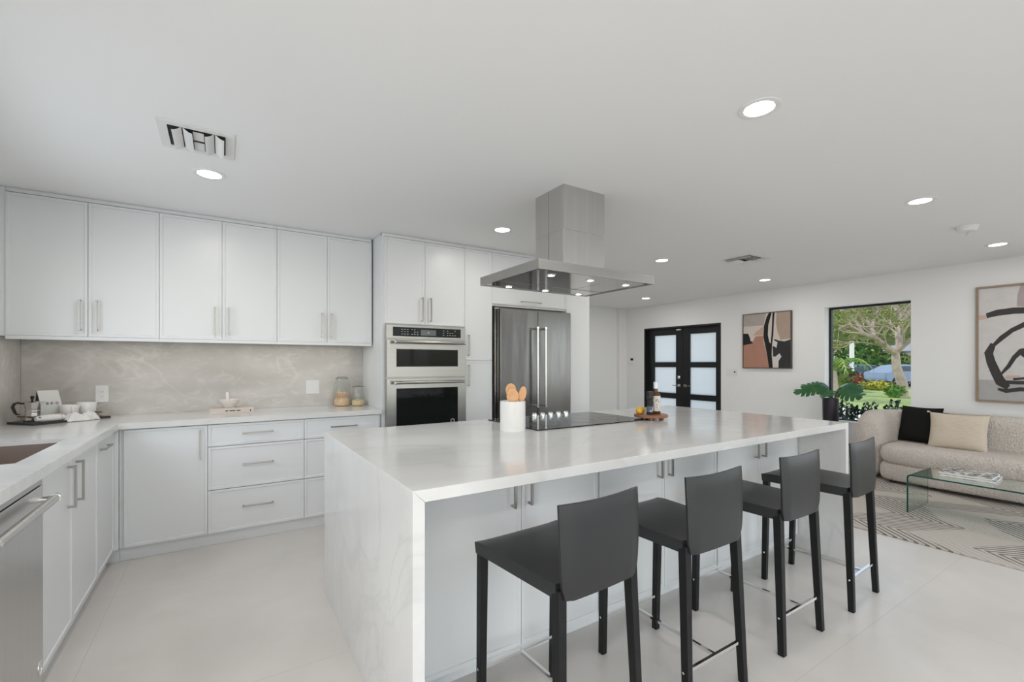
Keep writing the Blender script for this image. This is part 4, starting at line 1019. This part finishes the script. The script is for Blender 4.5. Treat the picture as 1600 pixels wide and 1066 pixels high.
# sofa
sofa = thing('sofa', 'cream boucle sofa with rounded arms against the window wall', 'sofa', (6.5, .9, RZ))
def sweep(path, width, z0, z1, name, rnd=.13, top=None, m=SOFAM, taper=None, parent=sofa):
    """path of (x,y); closed pill cross-section"""
    P = [Vector((a_, b_, 0)) for a_, b_ in path]; n = len(P); ring = 28; vs = []; fs = []
    for i, p in enumerate(P):
        d = (P[min(i + 1, n - 1)] - P[max(i - 1, 0)]).normalized(); sd = Vector((-d.y, d.x, 0))
        q = i / (n - 1); e = min(q, 1 - q) * (n - 1)
        k_ = 1.0 if e >= 3 else (.55, .80, .93)[int(e)]
        zt = (top(q) if top else z1); wd = width * (.5 + .5 * k_)
        for r in range(ring):
            a_ = 2 * PI * r / ring; ca, sa_ = math.cos(a_), math.sin(a_)
            ex_ = 2 / 3.4; sx = math.copysign(abs(ca) ** ex_, ca) * wd / 2; sz = math.copysign(abs(sa_) ** ex_, sa_)
            zm = (z0 + zt) / 2; hz = (zt - z0) / 2 * (.90 + .10 * k_)
            vs.append(p + sd * sx + Vector((0, 0, zm + sz * hz)))
    for i in range(n - 1):
        for r in range(ring): r2 = (r + 1) % ring; fs.append((i * ring + r, i * ring + r2, (i + 1) * ring + r2, (i + 1) * ring + r))
    fs.append(tuple(range(ring - 1, -1, -1))); fs.append(tuple((n - 1) * ring + r for r in range(ring)))
    mb = MB().add(vs, fs); return mb.build(name, m, parent, sharp=180)
# wrap-around back and arms: from the left arm front (y high) round the back to the right arm
SYL, SYR = 2.20, -.62
path = []
xa, xb, rad = 6.22, 6.83, .32
for k in range(8): path.append((xa + (xb - rad - xa) * k / 7, SYL))
for k in range(1, 9): q = PI / 2 * k / 8; path.append((xb - rad + rad * math.sin(q), SYL - rad + rad * math.cos(q)))
for k in range(1, 25): path.append((xb, SYL - rad + (SYR + rad - SYL + rad) * k / 24))
for k in range(1, 9): q = PI / 2 * k / 8; path.append((xb - rad + rad * math.cos(q), SYR + rad - rad * math.sin(q)))
for k in range(1, 8): path.append((xb - rad - (xb - rad - xa) * k / 7, SYR))
sweep(path, .29, .03, .765, 'back_and_arms', top=lambda q: .765 - .10 * max(0, 1 - min(q, 1 - q) / .10))
def slab_cushion(x0, x1, y0, y1, z0, z1, name, r=.07, m=SOFAM, px=4.0, front_round=.16):
    mb = MB(); n = 72; lv = 10; vs = []; fs = []
    for j in range(lv + 1):
        a_ = -PI / 2 + PI * j / lv; z = (z0 + z1) / 2 + (z1 - z0) / 2 * math.sin(a_); ins = r * (1 - math.cos(a_) ** .7)
        for k in range(n):
            q = 2 * PI * k / n; cx, cy = math.cos(q), math.sin(q)
            e_ = 2 / 7.0
            hx, hy = (x1 - x0) / 2 - ins, (y1 - y0) / 2 - ins
            vs.append(((x0 + x1) / 2 + hx * math.copysign(abs(cx) ** e_, cx), (y0 + y1) / 2 + hy * math.copysign(abs(cy) ** e_, cy), z))
    for j in range(lv):
        for k in range(n): k2 = (k + 1) % n; fs.append((j * n + k, j * n + k2, (j + 1) * n + k2, (j + 1) * n + k))
    fs.append(tuple(range(n - 1, -1, -1))); fs.append(tuple(lv * n + k for k in range(n)))
    mb.add(vs, fs); return mb.build(name, m, sofa, sharp=180)
slab_cushion(6.06, 6.76, SYR + .13, SYL - .13, .045, .232, 'base', .04)
slab_cushion(6.04, 6.76, SYR + .14, SYL - .14, .225, .425, 'seat_cushion', .075)
mb = MB()
for px_ in (6.2, 6.8):
    for py_ in (-.4, 1.95): mb.cyl((px_, py_, 0), .03, RZ, .06, 12)
mb.build('feet', BLKPLAST, sofa)

def pillow(name, label, m, c, w_, h_, t_, yaw, lean, pinch=.06, tassel=False):
    p = MB(); n = 24; vs = []; fs = []
    for side in (1, -1):
        for j in range(n + 1):
            for i in range(n + 1):
                u = -1 + 2 * i / n; v_ = -1 + 2 * j / n
                k_ = 1 - pinch * (1 - abs(u * v_)) * max(abs(u), abs(v_)) ** 4
                x = u * w_ / 2 * (1 - pinch * (1 - v_ ** 2) * abs(u) ** 3); z = v_ * h_ / 2 * (1 - pinch * (1 - u ** 2) * abs(v_) ** 3)
                y = side * t_ / 2 * ((1 - u ** 4) * (1 - v_ ** 4)) ** .6 + side * .004 * noise.noise(Vector((u * 2, v_ * 2, side * 3)))*(1-u**4)*(1-v_**4)
                vs.append((x, y, z))
    K = (n + 1) ** 2
    for s0 in (0, 1):
        for j in range(n):
            for i in range(n):
                a_ = s0 * K + j * (n + 1) + i; q = (a_, a_ + 1, a_ + n + 2, a_ + n + 1); fs.append(q if s0 else q[::-1])
    p.add(vs, fs)
    if tassel:
        for sx in (-1, 1):
            for sz in (-1, 1): p.tube([(sx * w_ / 2, 0, sz * h_ / 2), (sx * (w_ / 2 + .022), 0, sz * (h_ / 2 + .012) - .008)], [.006, .012], 8)
    ob = p.build(name, m, sharp=180)
    me = ob.data; bm = bmesh.new(); bm.from_mesh(me); bmesh.ops.remove_doubles(bm, verts=bm.verts, dist=1e-5); bmesh.ops.recalc_face_normals(bm, faces=bm.faces); bm.to_mesh(me); bm.free()
    ob.location = c; ob.rotation_euler = (lean, 0, yaw); tag(ob, label, 'pillow'); return ob
# pillow local -y is the face; facing -x  => yaw -90
pillow('throw_pillow', 'black square throw pillow in the left corner of the sofa', PILB, (6.60, 1.83, .625), .40, .41, .13, -PI / 2 - .25, -.22)
pillow('throw_pillow', 'cream rectangular throw pillow on the sofa beside the black one', PILC, (6.47, 1.49, .598), .46, .385, .14, -PI / 2 + .02, -.26, tassel=True)
pillow('throw_pillow', 'black pillow mostly hidden behind the cream one', PILB, (6.655, 1.50, .585), .40, .38, .05, -PI / 2, -.10)

# glass waterfall coffee table
ctb = thing('glass_coffee_table', 'clear bent-glass coffee table with green edges on the rug', 'coffee table', (5.3, .9, RZ))
GX0, GX1, GY0, GY1, GH, gt, gr = 5.05, 5.545, .30, 1.49, .345, .012, .03
prof = [(GY1, RZ)]; 
for k in range(9): q = PI / 2 * k / 8; prof.append((GY1 - gr + gr * math.cos(q), GH - gr + gr * math.sin(q)))
for k in range(9): q = PI / 2 * k / 8; prof.append((GY0 + gr - gr * math.sin(q), GH - gr + gr * math.cos(q)))
prof.append((GY0, RZ))
inner = [(GY0 + gt, RZ)]
for k in range(9): q = PI / 2 * (8 - k) / 8; inner.append((GY0 + gr - (gr - gt) * math.sin(q), GH - gr + (gr - gt) * math.cos(q)))
for k in range(9): q = PI / 2 * (8 - k) / 8; inner.append((GY1 - gr + (gr - gt) * math.cos(q), GH - gr + (gr - gt) * math.sin(q)))
inner.append((GY1 - gt, RZ))
n = len(prof); inner = inner[::-1]
mb = MB(); vs = []
for x in (GX0, GX1):
    vs += [(x, a_, b_) for a_, b_ in prof] + [(x, a_, b_) for a_, b_ in inner]
fs = []; N2 = 2 * n
for i in range(n - 1): fs += [(i, i + 1, N2 + i + 1, N2 + i), (n + i + 1, n + i, N2 + n + i, N2 + n + i + 1)]
mb.add(vs, fs, 0)
fe = []
for x_ in (0, N2):
    for i in range(n - 1): fe.append((x_ + i, x_ + n + i, x_ + n + i + 1, x_ + i + 1))
fe += [(0, N2, N2 + n, n), (n - 1, 2 * n - 1, N2 + 2 * n - 1, N2 + n - 1)]
mb.f += fe; mb.m += [1] * len(fe)
mb.build('bent_glass', [GLASSG, GLASSE], ctb, sharp=30)
def mag(label, c, rz, w_, d_, h_, cover):
    b = thing('magazine', label, 'book', c, rz, 'books on the glass table')
    B(-d_ / 2, d_ / 2, -w_ / 2, w_ / 2, .0015, h_ - .0015).build('pages', PAPER, b, local=True)
    mb = MB(); mb.box(-d_ / 2 - .001, d_ / 2 + .001, -w_ / 2, w_ / 2 + .001, 0, .0015); mb.box(-d_ / 2 - .001, d_ / 2 + .001, -w_ / 2, w_ / 2 + .001, h_ - .0015, h_)
    mb.build('cover', cover, b, local=True)
COV = D.materials.new('black_white_photo_cover'); t = nt(COV); N = t.nodes; L = t.links
o_ = N.new('ShaderNodeOutputMaterial'); p_ = N.new('ShaderNodeBsdfPrincipled'); L.new(p_.outputs[0], o_.inputs[0]); p_.inputs['Roughness'].default_value = .25
tc = N.new('ShaderNodeTexCoord'); n1_ = N.new('ShaderNodeTexNoise'); n1_.inputs['Scale'].default_value = 14; n1_.inputs['Distortion'].default_value = 1.5; L.new(tc.outputs['Object'], n1_.inputs['Vector'])
r_ = N.new('ShaderNodeValToRGB'); r_.color_ramp.elements[0].position = .42; r_.color_ramp.elements[1].position = .56; r_.color_ramp.elements[0].color = (.04, .04, .045, 1); r_.color_ramp.elements[1].color = (.62, .63, .65, 1)
L.new(n1_.outputs[0], r_.inputs[0]); L.new(r_.outputs[0], p_.inputs['Base Color'])
mag('lower book of two stacked on the glass table', (5.37, 1.155, GH + .0005), .06, .335, .30, .018, COV)
mag('upper book with a black and white cover, topmost on the glass table', (5.37, 1.165, GH + .0187), .02, .32, .29, .018, COV)

# planter with monstera by the window
pl = thing('potted_monstera', 'monstera with large split leaves in a tall black planter by the window', 'potted plant', (6.80, 2.80, 0))
MB().lathe([(0, 0), (.078, 0), (.082, .01), (.092, .84), (.092, .85), (.084, .85), (.082, .82), (0, .82)], (6.80, 2.80, 0), 32, cap=False).build('planter', POTM, pl)
MB().lathe([(0, .823), (.0815, .823)], (6.80, 2.80, 0), 24, cap=False).build('soil', SOIL, pl)
def monstera(base, tip, droop, size, roll, seed):
    """leaf whose midrib starts at base and points to tip"""
    rnd = random.Random(seed)
    base = Vector(base); d = Vector(tip) - base; Ln = d.length; d.normalize()
    up = Vector((0, 0, 1)); sd = d.cross(up).normalized(); nm = sd.cross(d).normalized()
    R = Matrix.Rotation(roll, 3, d); sd = R @ sd; nm = R @ nm
    out = []
    for s in (1, -1):
        half = [(0.0, -.02), (.10, -.16), (.30, -.14), (.48, .02)]
        m = 5
        for k in range(m):
            a0 = .08 + .80 * k / m; a1 = .08 + .80 * (k + .72) / m
            wd = .52 * math.sin(PI * (.30 + .62 * (k + .3) / m))
            half += [(wd * 1.0, a0 + .06), (wd * .98, a1 + .05)]
            if k < m - 1: half += [(wd * .40, a1 + .0), (wd * .42, a1 + .03)]
        half += [(.10, .97)]
        out.append([(s * a_, b_) for a_, b_ in half])
    mb = MB()
    def P3(a_, b_):
        x = a_ * size; y = b_ * Ln
        z = -droop * (b_ ** 2) * Ln - .35 * abs(a_) * size * (1 if droop > 0 else .3) + .02 * math.sin(b_ * 6)
        return base + d * y + sd * x + nm * z
    for h in out:
        # each lobe as strip from midrib: triangulate fan between midrib point and outline
        for i in range(len(h) - 1):
            (a0, b0), (a1, b1) = h[i], h[i + 1]
            m0, m1 = (0, min(max(b0 * .92, 0), 1)), (0, min(max(b1 * .92, 0), 1))
            if abs(b1 - b0) < .002 and abs(a0 - a1) < .01: continue
            q = [P3(*m0), P3(a0 * .55, b0 * .97), P3(a0, b0), P3(a1, b1), P3(a1 * .55, b1 * .97), P3(*m1)]
            t_ = nm * .0012
            n0 = len(mb.v); mb.v += [tuple(v) for v in q] + [tuple(v - t_) for v in q]
            for fc in ((0, 1, 4, 5), (1, 2, 3, 4)):
                mb.f += [tuple(n0 + i_ for i_ in fc), tuple(n0 + 6 + i_ for i_ in fc[::-1])]; mb.m += [0, 0]
    return mb
LV = [((6.76, 2.86, .98), (6.62, 3.20, .965), .10, .22, -.70, 1), ((6.79, 2.86, 1.00), (6.66, 3.10, 1.06), .25, .17, -.80, 2), ((6.74, 2.80, .95), (6.52, 2.76, .92), .15, .17, .3, 3),
      ((6.80, 2.70, .96), (6.62, 2.38, .945), .10, .24, .70, 4), ((6.83, 2.70, 1.00), (6.74, 2.42, 1.03), .12, .19, .8, 5)]
for b_, tp_, dr, sz, ro, sd_ in LV:
    lf = monstera(b_, tp_, dr, sz, ro, sd_).build('leaf', LEAFM, pl, sharp=60)
    MB().tube([(6.80, 2.80, .822), (6.80 + (b_[0] - 6.8) * .5, 2.80 + (b_[1] - 2.8) * .4, .92), b_], .004, 8).build('stem', mat('stem_green', (.10, .22, .07), .5) if sd_ == 1 else D.materials['stem_green'], lf)

# ------------------------------------------------------------------ outdoors (seen through the window)
S_, C_2, F_ = math.sin(math.radians(32.533)), math.cos(math.radians(32.533)), 708.6
def at(u, v_, d):
    r_ = (u - 800) * d / F_; return Vector((d * S_ + r_ * C_2, d * C_2 - r_ * S_, H_CAM - (v_ - 567.7) * d / F_))
GZ = -.25
GRASS = mat('lawn', (.24, .31, .11), .9, var=(5, .5)); CONC = mat('concrete_path', (.56, .54, .51), .8, var=(2, .08)); ROAD = mat('asphalt', (.16, .16, .165), .85)
struct('concrete_drive', B(7.32, 18.7, -14, 26, GZ - .1, GZ - .0), CONC)
tag(struct('lawn', B(18.7, 35, -20, 50, GZ - .1, GZ + .01), GRASS))
struct('street', B(35, 90, -40, 90, GZ - .1, GZ), ROAD)
BARK = mat('pale_bark', (.36, .29, .24), .85, var=(6, .35), bump=(20, .6, .03))
LG = [mat('leaf_olive', (.16, .20, .05), .6), mat('leaf_green', (.07, .20, .03), .55), mat('leaf_lime', (.25, .33, .07), .55), mat('leaf_dry', (.34, .24, .13), .7), mat('leaf_dark', (.015, .05, .015), .4), mat('leaf_red', (.30, .035, .03), .5), mat('leaf_yellow', (.45, .38, .06), .5)]
def leaves(mb, c, rad, n, size, mis, rnd, shell=.35):
    for _ in range(n):
        v = Vector((rnd.gauss(0, 1), rnd.gauss(0, 1), rnd.gauss(0, 1))).normalized() * (shell + (1 - shell) * rnd.random())
        p = Vector(c) + Vector((v.x * rad[0], v.y * rad[1], v.z * rad[2]))
        a_ = Vector((rnd.gauss(0, 1), rnd.gauss(0, 1), rnd.gauss(0, .6))).normalized(); b_ = a_.cross(Vector((rnd.random(), rnd.random(), rnd.random() + .3))).normalized()
        s = size * (.6 + .8 * rnd.random()); n0 = len(mb.v)
        mb.v += [tuple(p - a_ * s), tuple(p - b_ * s * .45), tuple(p + a_ * s), tuple(p + b_ * s * .45)]; mb.f.append((n0, n0 + 1, n0 + 2, n0 + 3)); mb.m.append(rnd.choice(mis))
rnd = random.Random(5)
tb = at(1410, 620, 21.0); tb.z = GZ
tree = thing('shade_tree', 'spreading pale-barked tree on the lawn outside the window', 'tree', tuple(tb))
mb = MB(); tips = []
def limb(pts, r0, r1, mbx=mb):
    m = len(pts); mbx.tube(pts, [r0 + (r1 - r0) * i / (m - 1) for i in range(m)], 10)
def grow(p, d, L_, r, depth):
    pts = [p]; q = p.copy(); dd = d.copy()
    for k in range(4):
        dd = (dd + Vector((rnd.gauss(0, .13), rnd.gauss(0, .13), rnd.gauss(0, .10) + .02))).normalized(); q = q + dd * L_ / 4; pts.append(q.copy())
    limb(pts, r, r * .55)
    if depth == 0: tips.append(q); return
    for k in range(3 if depth > 1 else 2):
        nd = (dd + Vector((rnd.gauss(0, .55), rnd.gauss(0, .55), rnd.gauss(.12, .35)))).normalized(); grow(pts[-1 - (k == 2)], nd, L_ * .72, r * .55, depth - 1)
trunk = [tb, at(1410, 600, 21.0), at(1401, 575, 21.0), at(1399, 552, 21.1)]
limb(trunk, .24, .16)
fork = trunk[-1]
b1 = [fork, at(1385, 543, 20.6), at(1368, 528, 20.2), at(1350, 522, 19.6), at(1330, 510, 19.2)]
b2 = [at(1370, 530, 20.2), at(1362, 515, 20.6), at(1365, 500, 21), at(1372, 485, 21.4)]
b3 = [fork, at(1404, 538, 21.3), at(1402, 522, 21.8), at(1408, 505, 22.2), at(1405, 485, 22.6)]
b4 = [fork, at(1412, 540, 20.8), at(1425, 530, 20.4), at(1440, 520, 20)]
b5 = [at(1350, 522, 19.6), at(1335, 500, 19.8), at(1322, 488, 20)]
for b_, r0, r1 in ((b1, .15, .06), (b2, .09, .05), (b3, .13, .06), (b4, .12, .06), (b5, .06, .035)): limb(b_, r0, r1)
for b_ in (b1, b2, b3, b4, b5):
    for k in range(1, len(b_)):
        d0 = (b_[k] - b_[k - 1]).normalized()
        for _ in range(2):
            grow(b_[k], (d0 + Vector((rnd.gauss(0, .5), rnd.gauss(0, .5), rnd.gauss(.45, .3)))).normalized(), 1.5, .045, 2)
mb.build('trunk_and_branches', BARK, tree)
mb = MB()
for tp_ in tips: leaves(mb, tp_, (.6, .6, .36), 85, .052, [0, 0, 2, 3, 0], rnd, .1)
mb.build('foliage', LG, tree, smooth=False)
def shrub(name, label, c, rad, n, size, mis, cat='shrub', group=None):
    mb = MB(); leaves(mb, (0, 0, 0), rad, n, size, mis, rnd, .6); mb.lathe([(rad[0] * .5, -rad[2] * .75), (rad[0] * .62, 0), (rad[0] * .25, rad[2] * .6), (0, rad[2] * .7)], n=10, mi=mis[0])
    mb.lathe([(.05, -rad[2]), (.05, 0)], n=8, mi=4)
    o = mb.build(name, LG, smooth=False); o.location = c; tag(o, label, cat, group); return o
def gp(u, d, rz): p = at(u, 600, d); return (p.x, p.y, GZ + rz)
shrub('hedge_bush', 'bright green dense bush behind the parked cars', gp(1347, 43, 1.9), (2.1, 2.1, 1.9), 1500, .22, [1, 1, 2, 4])
shrub('hedge_bush', 'green dense bush behind the tree trunk, right of the brightest bush', gp(1400, 38, 1.3), (1.2, 1.2, 1.3), 1000, .22, [1, 4, 1, 2])
shrub('croton_bush', 'red-leaved bush in front of the left parked car', gp(1334, 28.5, .55), (.6, .6, .55), 420, .11, [5, 5, 4, 3])
shrub('croton_bush', 'yellow-leaved low bush in front of the parked cars', gp(1369, 26.3, .3), (.9, .9, .32), 380, .10, [6, 2, 6, 0])
shrub('garden_bush', 'green low bush at the foot of the tree', gp(1398, 20.5, .3), (.42, .42, .3), 240, .08, [1, 2, 1])
shrub('garden_bush', 'grey-green bush at the left edge of the window view', gp(1306, 25, 1.0), (.9, .9, 1.0), 500, .13, [0, 1, 4])
shrub('far_tree', 'pale far tree canopy behind the shade tree, left half of the window', gp(1318, 52, 6.0), (5.0, 5.0, 3.8), 1500, .32, [0, 2, 1, 3], 'tree')
shrub('far_tree', 'pale far tree canopy behind the shade tree, right half of the window', gp(1392, 56, 6.8), (4.6, 4.6, 4.2), 1300, .32, [0, 2, 1], 'tree')
# belt of trees closing the far side of the street
mb = MB(); rb_ = random.Random(31)
for k in range(26):
    yy = -34 + k * 4.2
    if 17 < yy < 27: continue
    leaves(mb, (77 + rb_.random() * 4, yy, GZ + 2.6 + rb_.random()), (2.6, 2.9, 3.2 + rb_.random()), 260, .55, [1, 4, 0, 1], rb_, .5)
    mb.tube([(79, yy, GZ), (79, yy, GZ + 2.5)], [.25, .15], 6, mi=4)
tag(mb.build('tree_belt', LG, smooth=False), 'belt of dark green trees on the far side of the street', 'trees', kind='stuff')
# palm at the left
pb = gp(1306, 19, 0)
palm = thing('small_palm', 'small arching palm at the left edge of the window view', 'palm', pb)
MB().tube([(0, 0, 0), (.05, .02, .6), (.06, .06, 1.25)], [.11, .09, .07], 10).build('trunk', BARK, palm, local=True)
for k in range(9):
    a_ = k * .7 + .3; mb = MB(); prev = None
    for s in range(12):
        q = s / 11; r_ = 1.25 * q; z_ = 1.25 + .75 * math.sin(q * 2.1) - .55 * q * q
        c_ = Vector((.06 + r_ * math.cos(a_), .06 + r_ * math.sin(a_), z_)); 
        if prev is not None:
            mb.tube([prev, c_], .012, 5); sd = Vector((-math.sin(a_), math.cos(a_), 0)); l_ = .36 * math.sin(PI * (.12 + .8 * q))
            for s2 in (1, -1):
                tp_ = c_ + sd * s2 * l_ + (c_ - prev) * 1.2 - Vector((0, 0, l_ * .55)); w2 = (c_ - prev) * .32
                n0 = len(mb.v); mb.v += [tuple(c_ - w2), tuple(c_ + w2), tuple(tp_)]; mb.f.append((n0, n0 + 1, n0 + 2)); mb.m.append(0)
        prev = c_
    mb.build('frond', LG[2] if k % 2 else LG[1], palm, local=True, smooth=False)
# white post / utility pole
pp = gp(1331, 29.8, 0); o = MB().lathe([(.13, 0), (.13, 3.0)], n=16).build('white_post', mat('post_white', (.7, .7, .69), .6)); o.location = pp; tag(o, 'white post standing behind the palm outside', 'post')
# neighbour's house
hp = at(1440, 600, 44)
hs = thing('neighbour_house', 'pale neighbouring house behind the tree trunk outside', 'house', (hp.x, hp.y, GZ), -.05)
B(-3, 6, -4.6, 3.6, 0, 2.7).build('wall', mat('pale_stucco', (.72, .60, .53), .8), hs, local=True)
mb = MB(); mb.add([(-3.5, -5.1, 2.7), (6.5, -5.1, 2.7), (6.5, 4.1, 2.7), (-3.5, 4.1, 2.7), (1.5, -.5, 4.0)], [(0, 1, 4), (1, 2, 4), (2, 3, 4), (3, 0, 4), (3, 2, 1, 0)]); mb.build('roof', mat('grey_roof', (.22, .24, .27), .8), hs, local=True)
B(-3.05, -3.0, .6, 1.5, .05, 2.1).build('door', mat('grey_door', (.22, .22, .22), .5), hs, local=True)
for y_ in (-1.2, 2.2): B(-3.06, -3.0, y_, y_ + .12, 0, 2.7).build('downpipe', D.materials['post_white'], hs, local=True)
# parked cars
TYRE = mat('tyre', (.02, .02, .02), .8); CARG = mat('car_glass', (.03, .045, .06), .08); RIM = mat('alloy_rim', (.45, .45, .46), .3, 1.0)
def car(label, loc, yaw, paint, h=1.0):
    c = thing('parked_car', label, 'car', loc, yaw, 'cars parked across the lawn')
    prof = [(-2.15, .42), (-2.2, .65), (-2.1, .88), (-1.55, .98), (-1.15, 1.02), (-.55, 1.42), (.2, 1.48), (.95, 1.42), (1.75, 1.02), (2.1, .95), (2.18, .65), (2.12, .38), (1.75, .34), (-1.75, .34)]
    secs = [(-.88, .96, .0), (-.80, 1.0, .0), (0, 1.0, 0), (.80, 1.0, 0), (.88, .96, 0)]
    mb = MB(); n = len(prof); vs = []
    for y_, s_, _ in secs:
        for x_, z_ in prof:
            yy = y_ * (1 - .22 * max(0, (z_ - 1.0) / .48)); vs.append((x_ * s_, yy, .34 + (z_ - .34) * (s_ if z_ > .5 else 1) * h))
    fs = [(j * n + i, j * n + (i + 1) % n, (j + 1) * n + (i + 1) % n, (j + 1) * n + i) for j in range(4) for i in range(n)] + [tuple(range(n)), tuple(4 * n + i for i in range(n - 1, -1, -1))]
    mb.add(vs, fs); mb.build('body', paint, c, local=True, bevel=.02, sharp=40)
    for s_ in (-1, 1):
        mb = MB(); 
        for x0, x1, x2, x3 in ((-1.0, -.50, .12, .12), (.2, .2, .88, 1.5)):
            pts = [(x0, 1.04), (x1, 1.37), (x2, 1.42 if x2 < .5 else 1.37), (x3, 1.04)]
            mb.add([(a_, s_ * (.895 - .14 * max(0, (z_ - 1) / .48) * 1.4), .34 + (z_ - .34) * h) for a_, z_ in pts], [(0, 1, 2, 3)])
        mb.build('side_window', CARG, c, local=True, smooth=False)
    mb = MB(); mb.add([(-1.16, -.74, .34 + .70 * h), (-1.16, .74, .34 + .70 * h), (-.60, .64, .34 + 1.06 * h), (-.60, -.64, .34 + 1.06 * h)], [(0, 1, 2, 3)]); mb.build('windscreen', CARG, c, local=True)
    for x_ in (-1.35, 1.35):
        for s_ in (-1, 1):
            M_ = T((x_, s_ * .80, .335)) @ Matrix.Rotation(PI / 2, 4, 'X')
            wh = MB().lathe([(.20, -.11), (.32, -.11), (.335, -.08), (.335, .08), (.32, .11), (.20, .11)], n=28, M=M_).build('wheel', TYRE, c, local=True)
            mb = MB().lathe([(.02, -.115), (.05, -.115)], n=12, M=M_)
            for k in range(5):
                a_ = 2 * PI * k / 5
                for sd_ in (-.115, .115): mb.add([(math.cos(a_ + .22) * .05, math.sin(a_ + .22) * .05, sd_), (math.cos(a_ + .14) * .22, math.sin(a_ + .14) * .22, sd_), (math.cos(a_ - .14) * .22, math.sin(a_ - .14) * .22, sd_), (math.cos(a_ - .22) * .05, math.sin(a_ - .22) * .05, sd_)], [(0, 1, 2, 3)], M=M_)
            mb.build('rim', RIM, wh, local=True, smooth=False)
    return c
va = math.atan2(at(1360, 600, 30).y, at(1360, 600, 30).x)
c1 = gp(1346, 33.5, 0); car('silver-blue hatchback parked on the left beyond the lawn', c1, va + 2.35, mat('blue_grey_paint', (.07, .11, .19), .35))
c2 = gp(1410, 31.0, 0); car('blue and silver car parked on the right, partly behind the tree trunk', c2, va + 2.35, mat('steel_blue_paint', (.17, .23, .32), .3))
c3 = gp(1300, 38.0, 0); car('white car parked farthest left behind the palm', c3, va + 2.1, mat('white_paint', (.72, .72, .72), .2, coat=1), 1.1)
# dark leafy plants right outside the glass
for k, (y_, lab) in enumerate(((2.92, 'dark leafy shrub outside the window, left behind the planter'), (2.66, 'dark leafy shrub outside the window, middle of the row of three'), (2.40, 'dark leafy shrub outside the window, nearest the sofa arm'))):
    s0 = thing('window_shrub', lab, 'shrub', (7.62, y_, GZ), 0, 'shrubs right outside the window')
    mb = MB(); lf = MB(); rk = random.Random(20 + k)
    for q in range(12):
        a_ = rk.random() * 2 * PI; r_ = .02 + .065 * rk.random(); top = 1.315 - GZ - .47 - .20 * rk.random() - (.05 if k == 1 else 0)
        p0 = Vector((0, 0, .02)); p1 = Vector((r_ * math.cos(a_), r_ * 1.2 * math.sin(a_), top * .6)); p2 = p1 + Vector((.03 * math.cos(a_), .05 * math.sin(a_), top * .35))
        mb.tube([p0, p1, p2], .004, 5)
        for m_ in range(26):
            qq = m_ / 25; pt = p1 + (p2 - p1) * qq; b_ = rk.random() * 2 * PI; d_ = Vector((math.cos(b_), math.sin(b_), .5 + .8 * qq)).normalized(); sd = d_.cross(Vector((0, 0, 1))).normalized()
            L_ = .060; n0 = len(lf.v); lf.v += [tuple(pt), tuple(pt + d_ * L_ * .5 + sd * .020), tuple(pt + d_ * L_), tuple(pt + d_ * L_ * .5 - sd * .020)]; lf.f.append((n0, n0 + 1, n0 + 2, n0 + 3)); lf.m.append(0)
    mb.build('stems', LG[4], s0, local=True); lf.build('foliage', LG[4], s0, local=True, smooth=False)

# tidy helper keys
for o in D.objects:
    if '_w' in o: del o['_w']
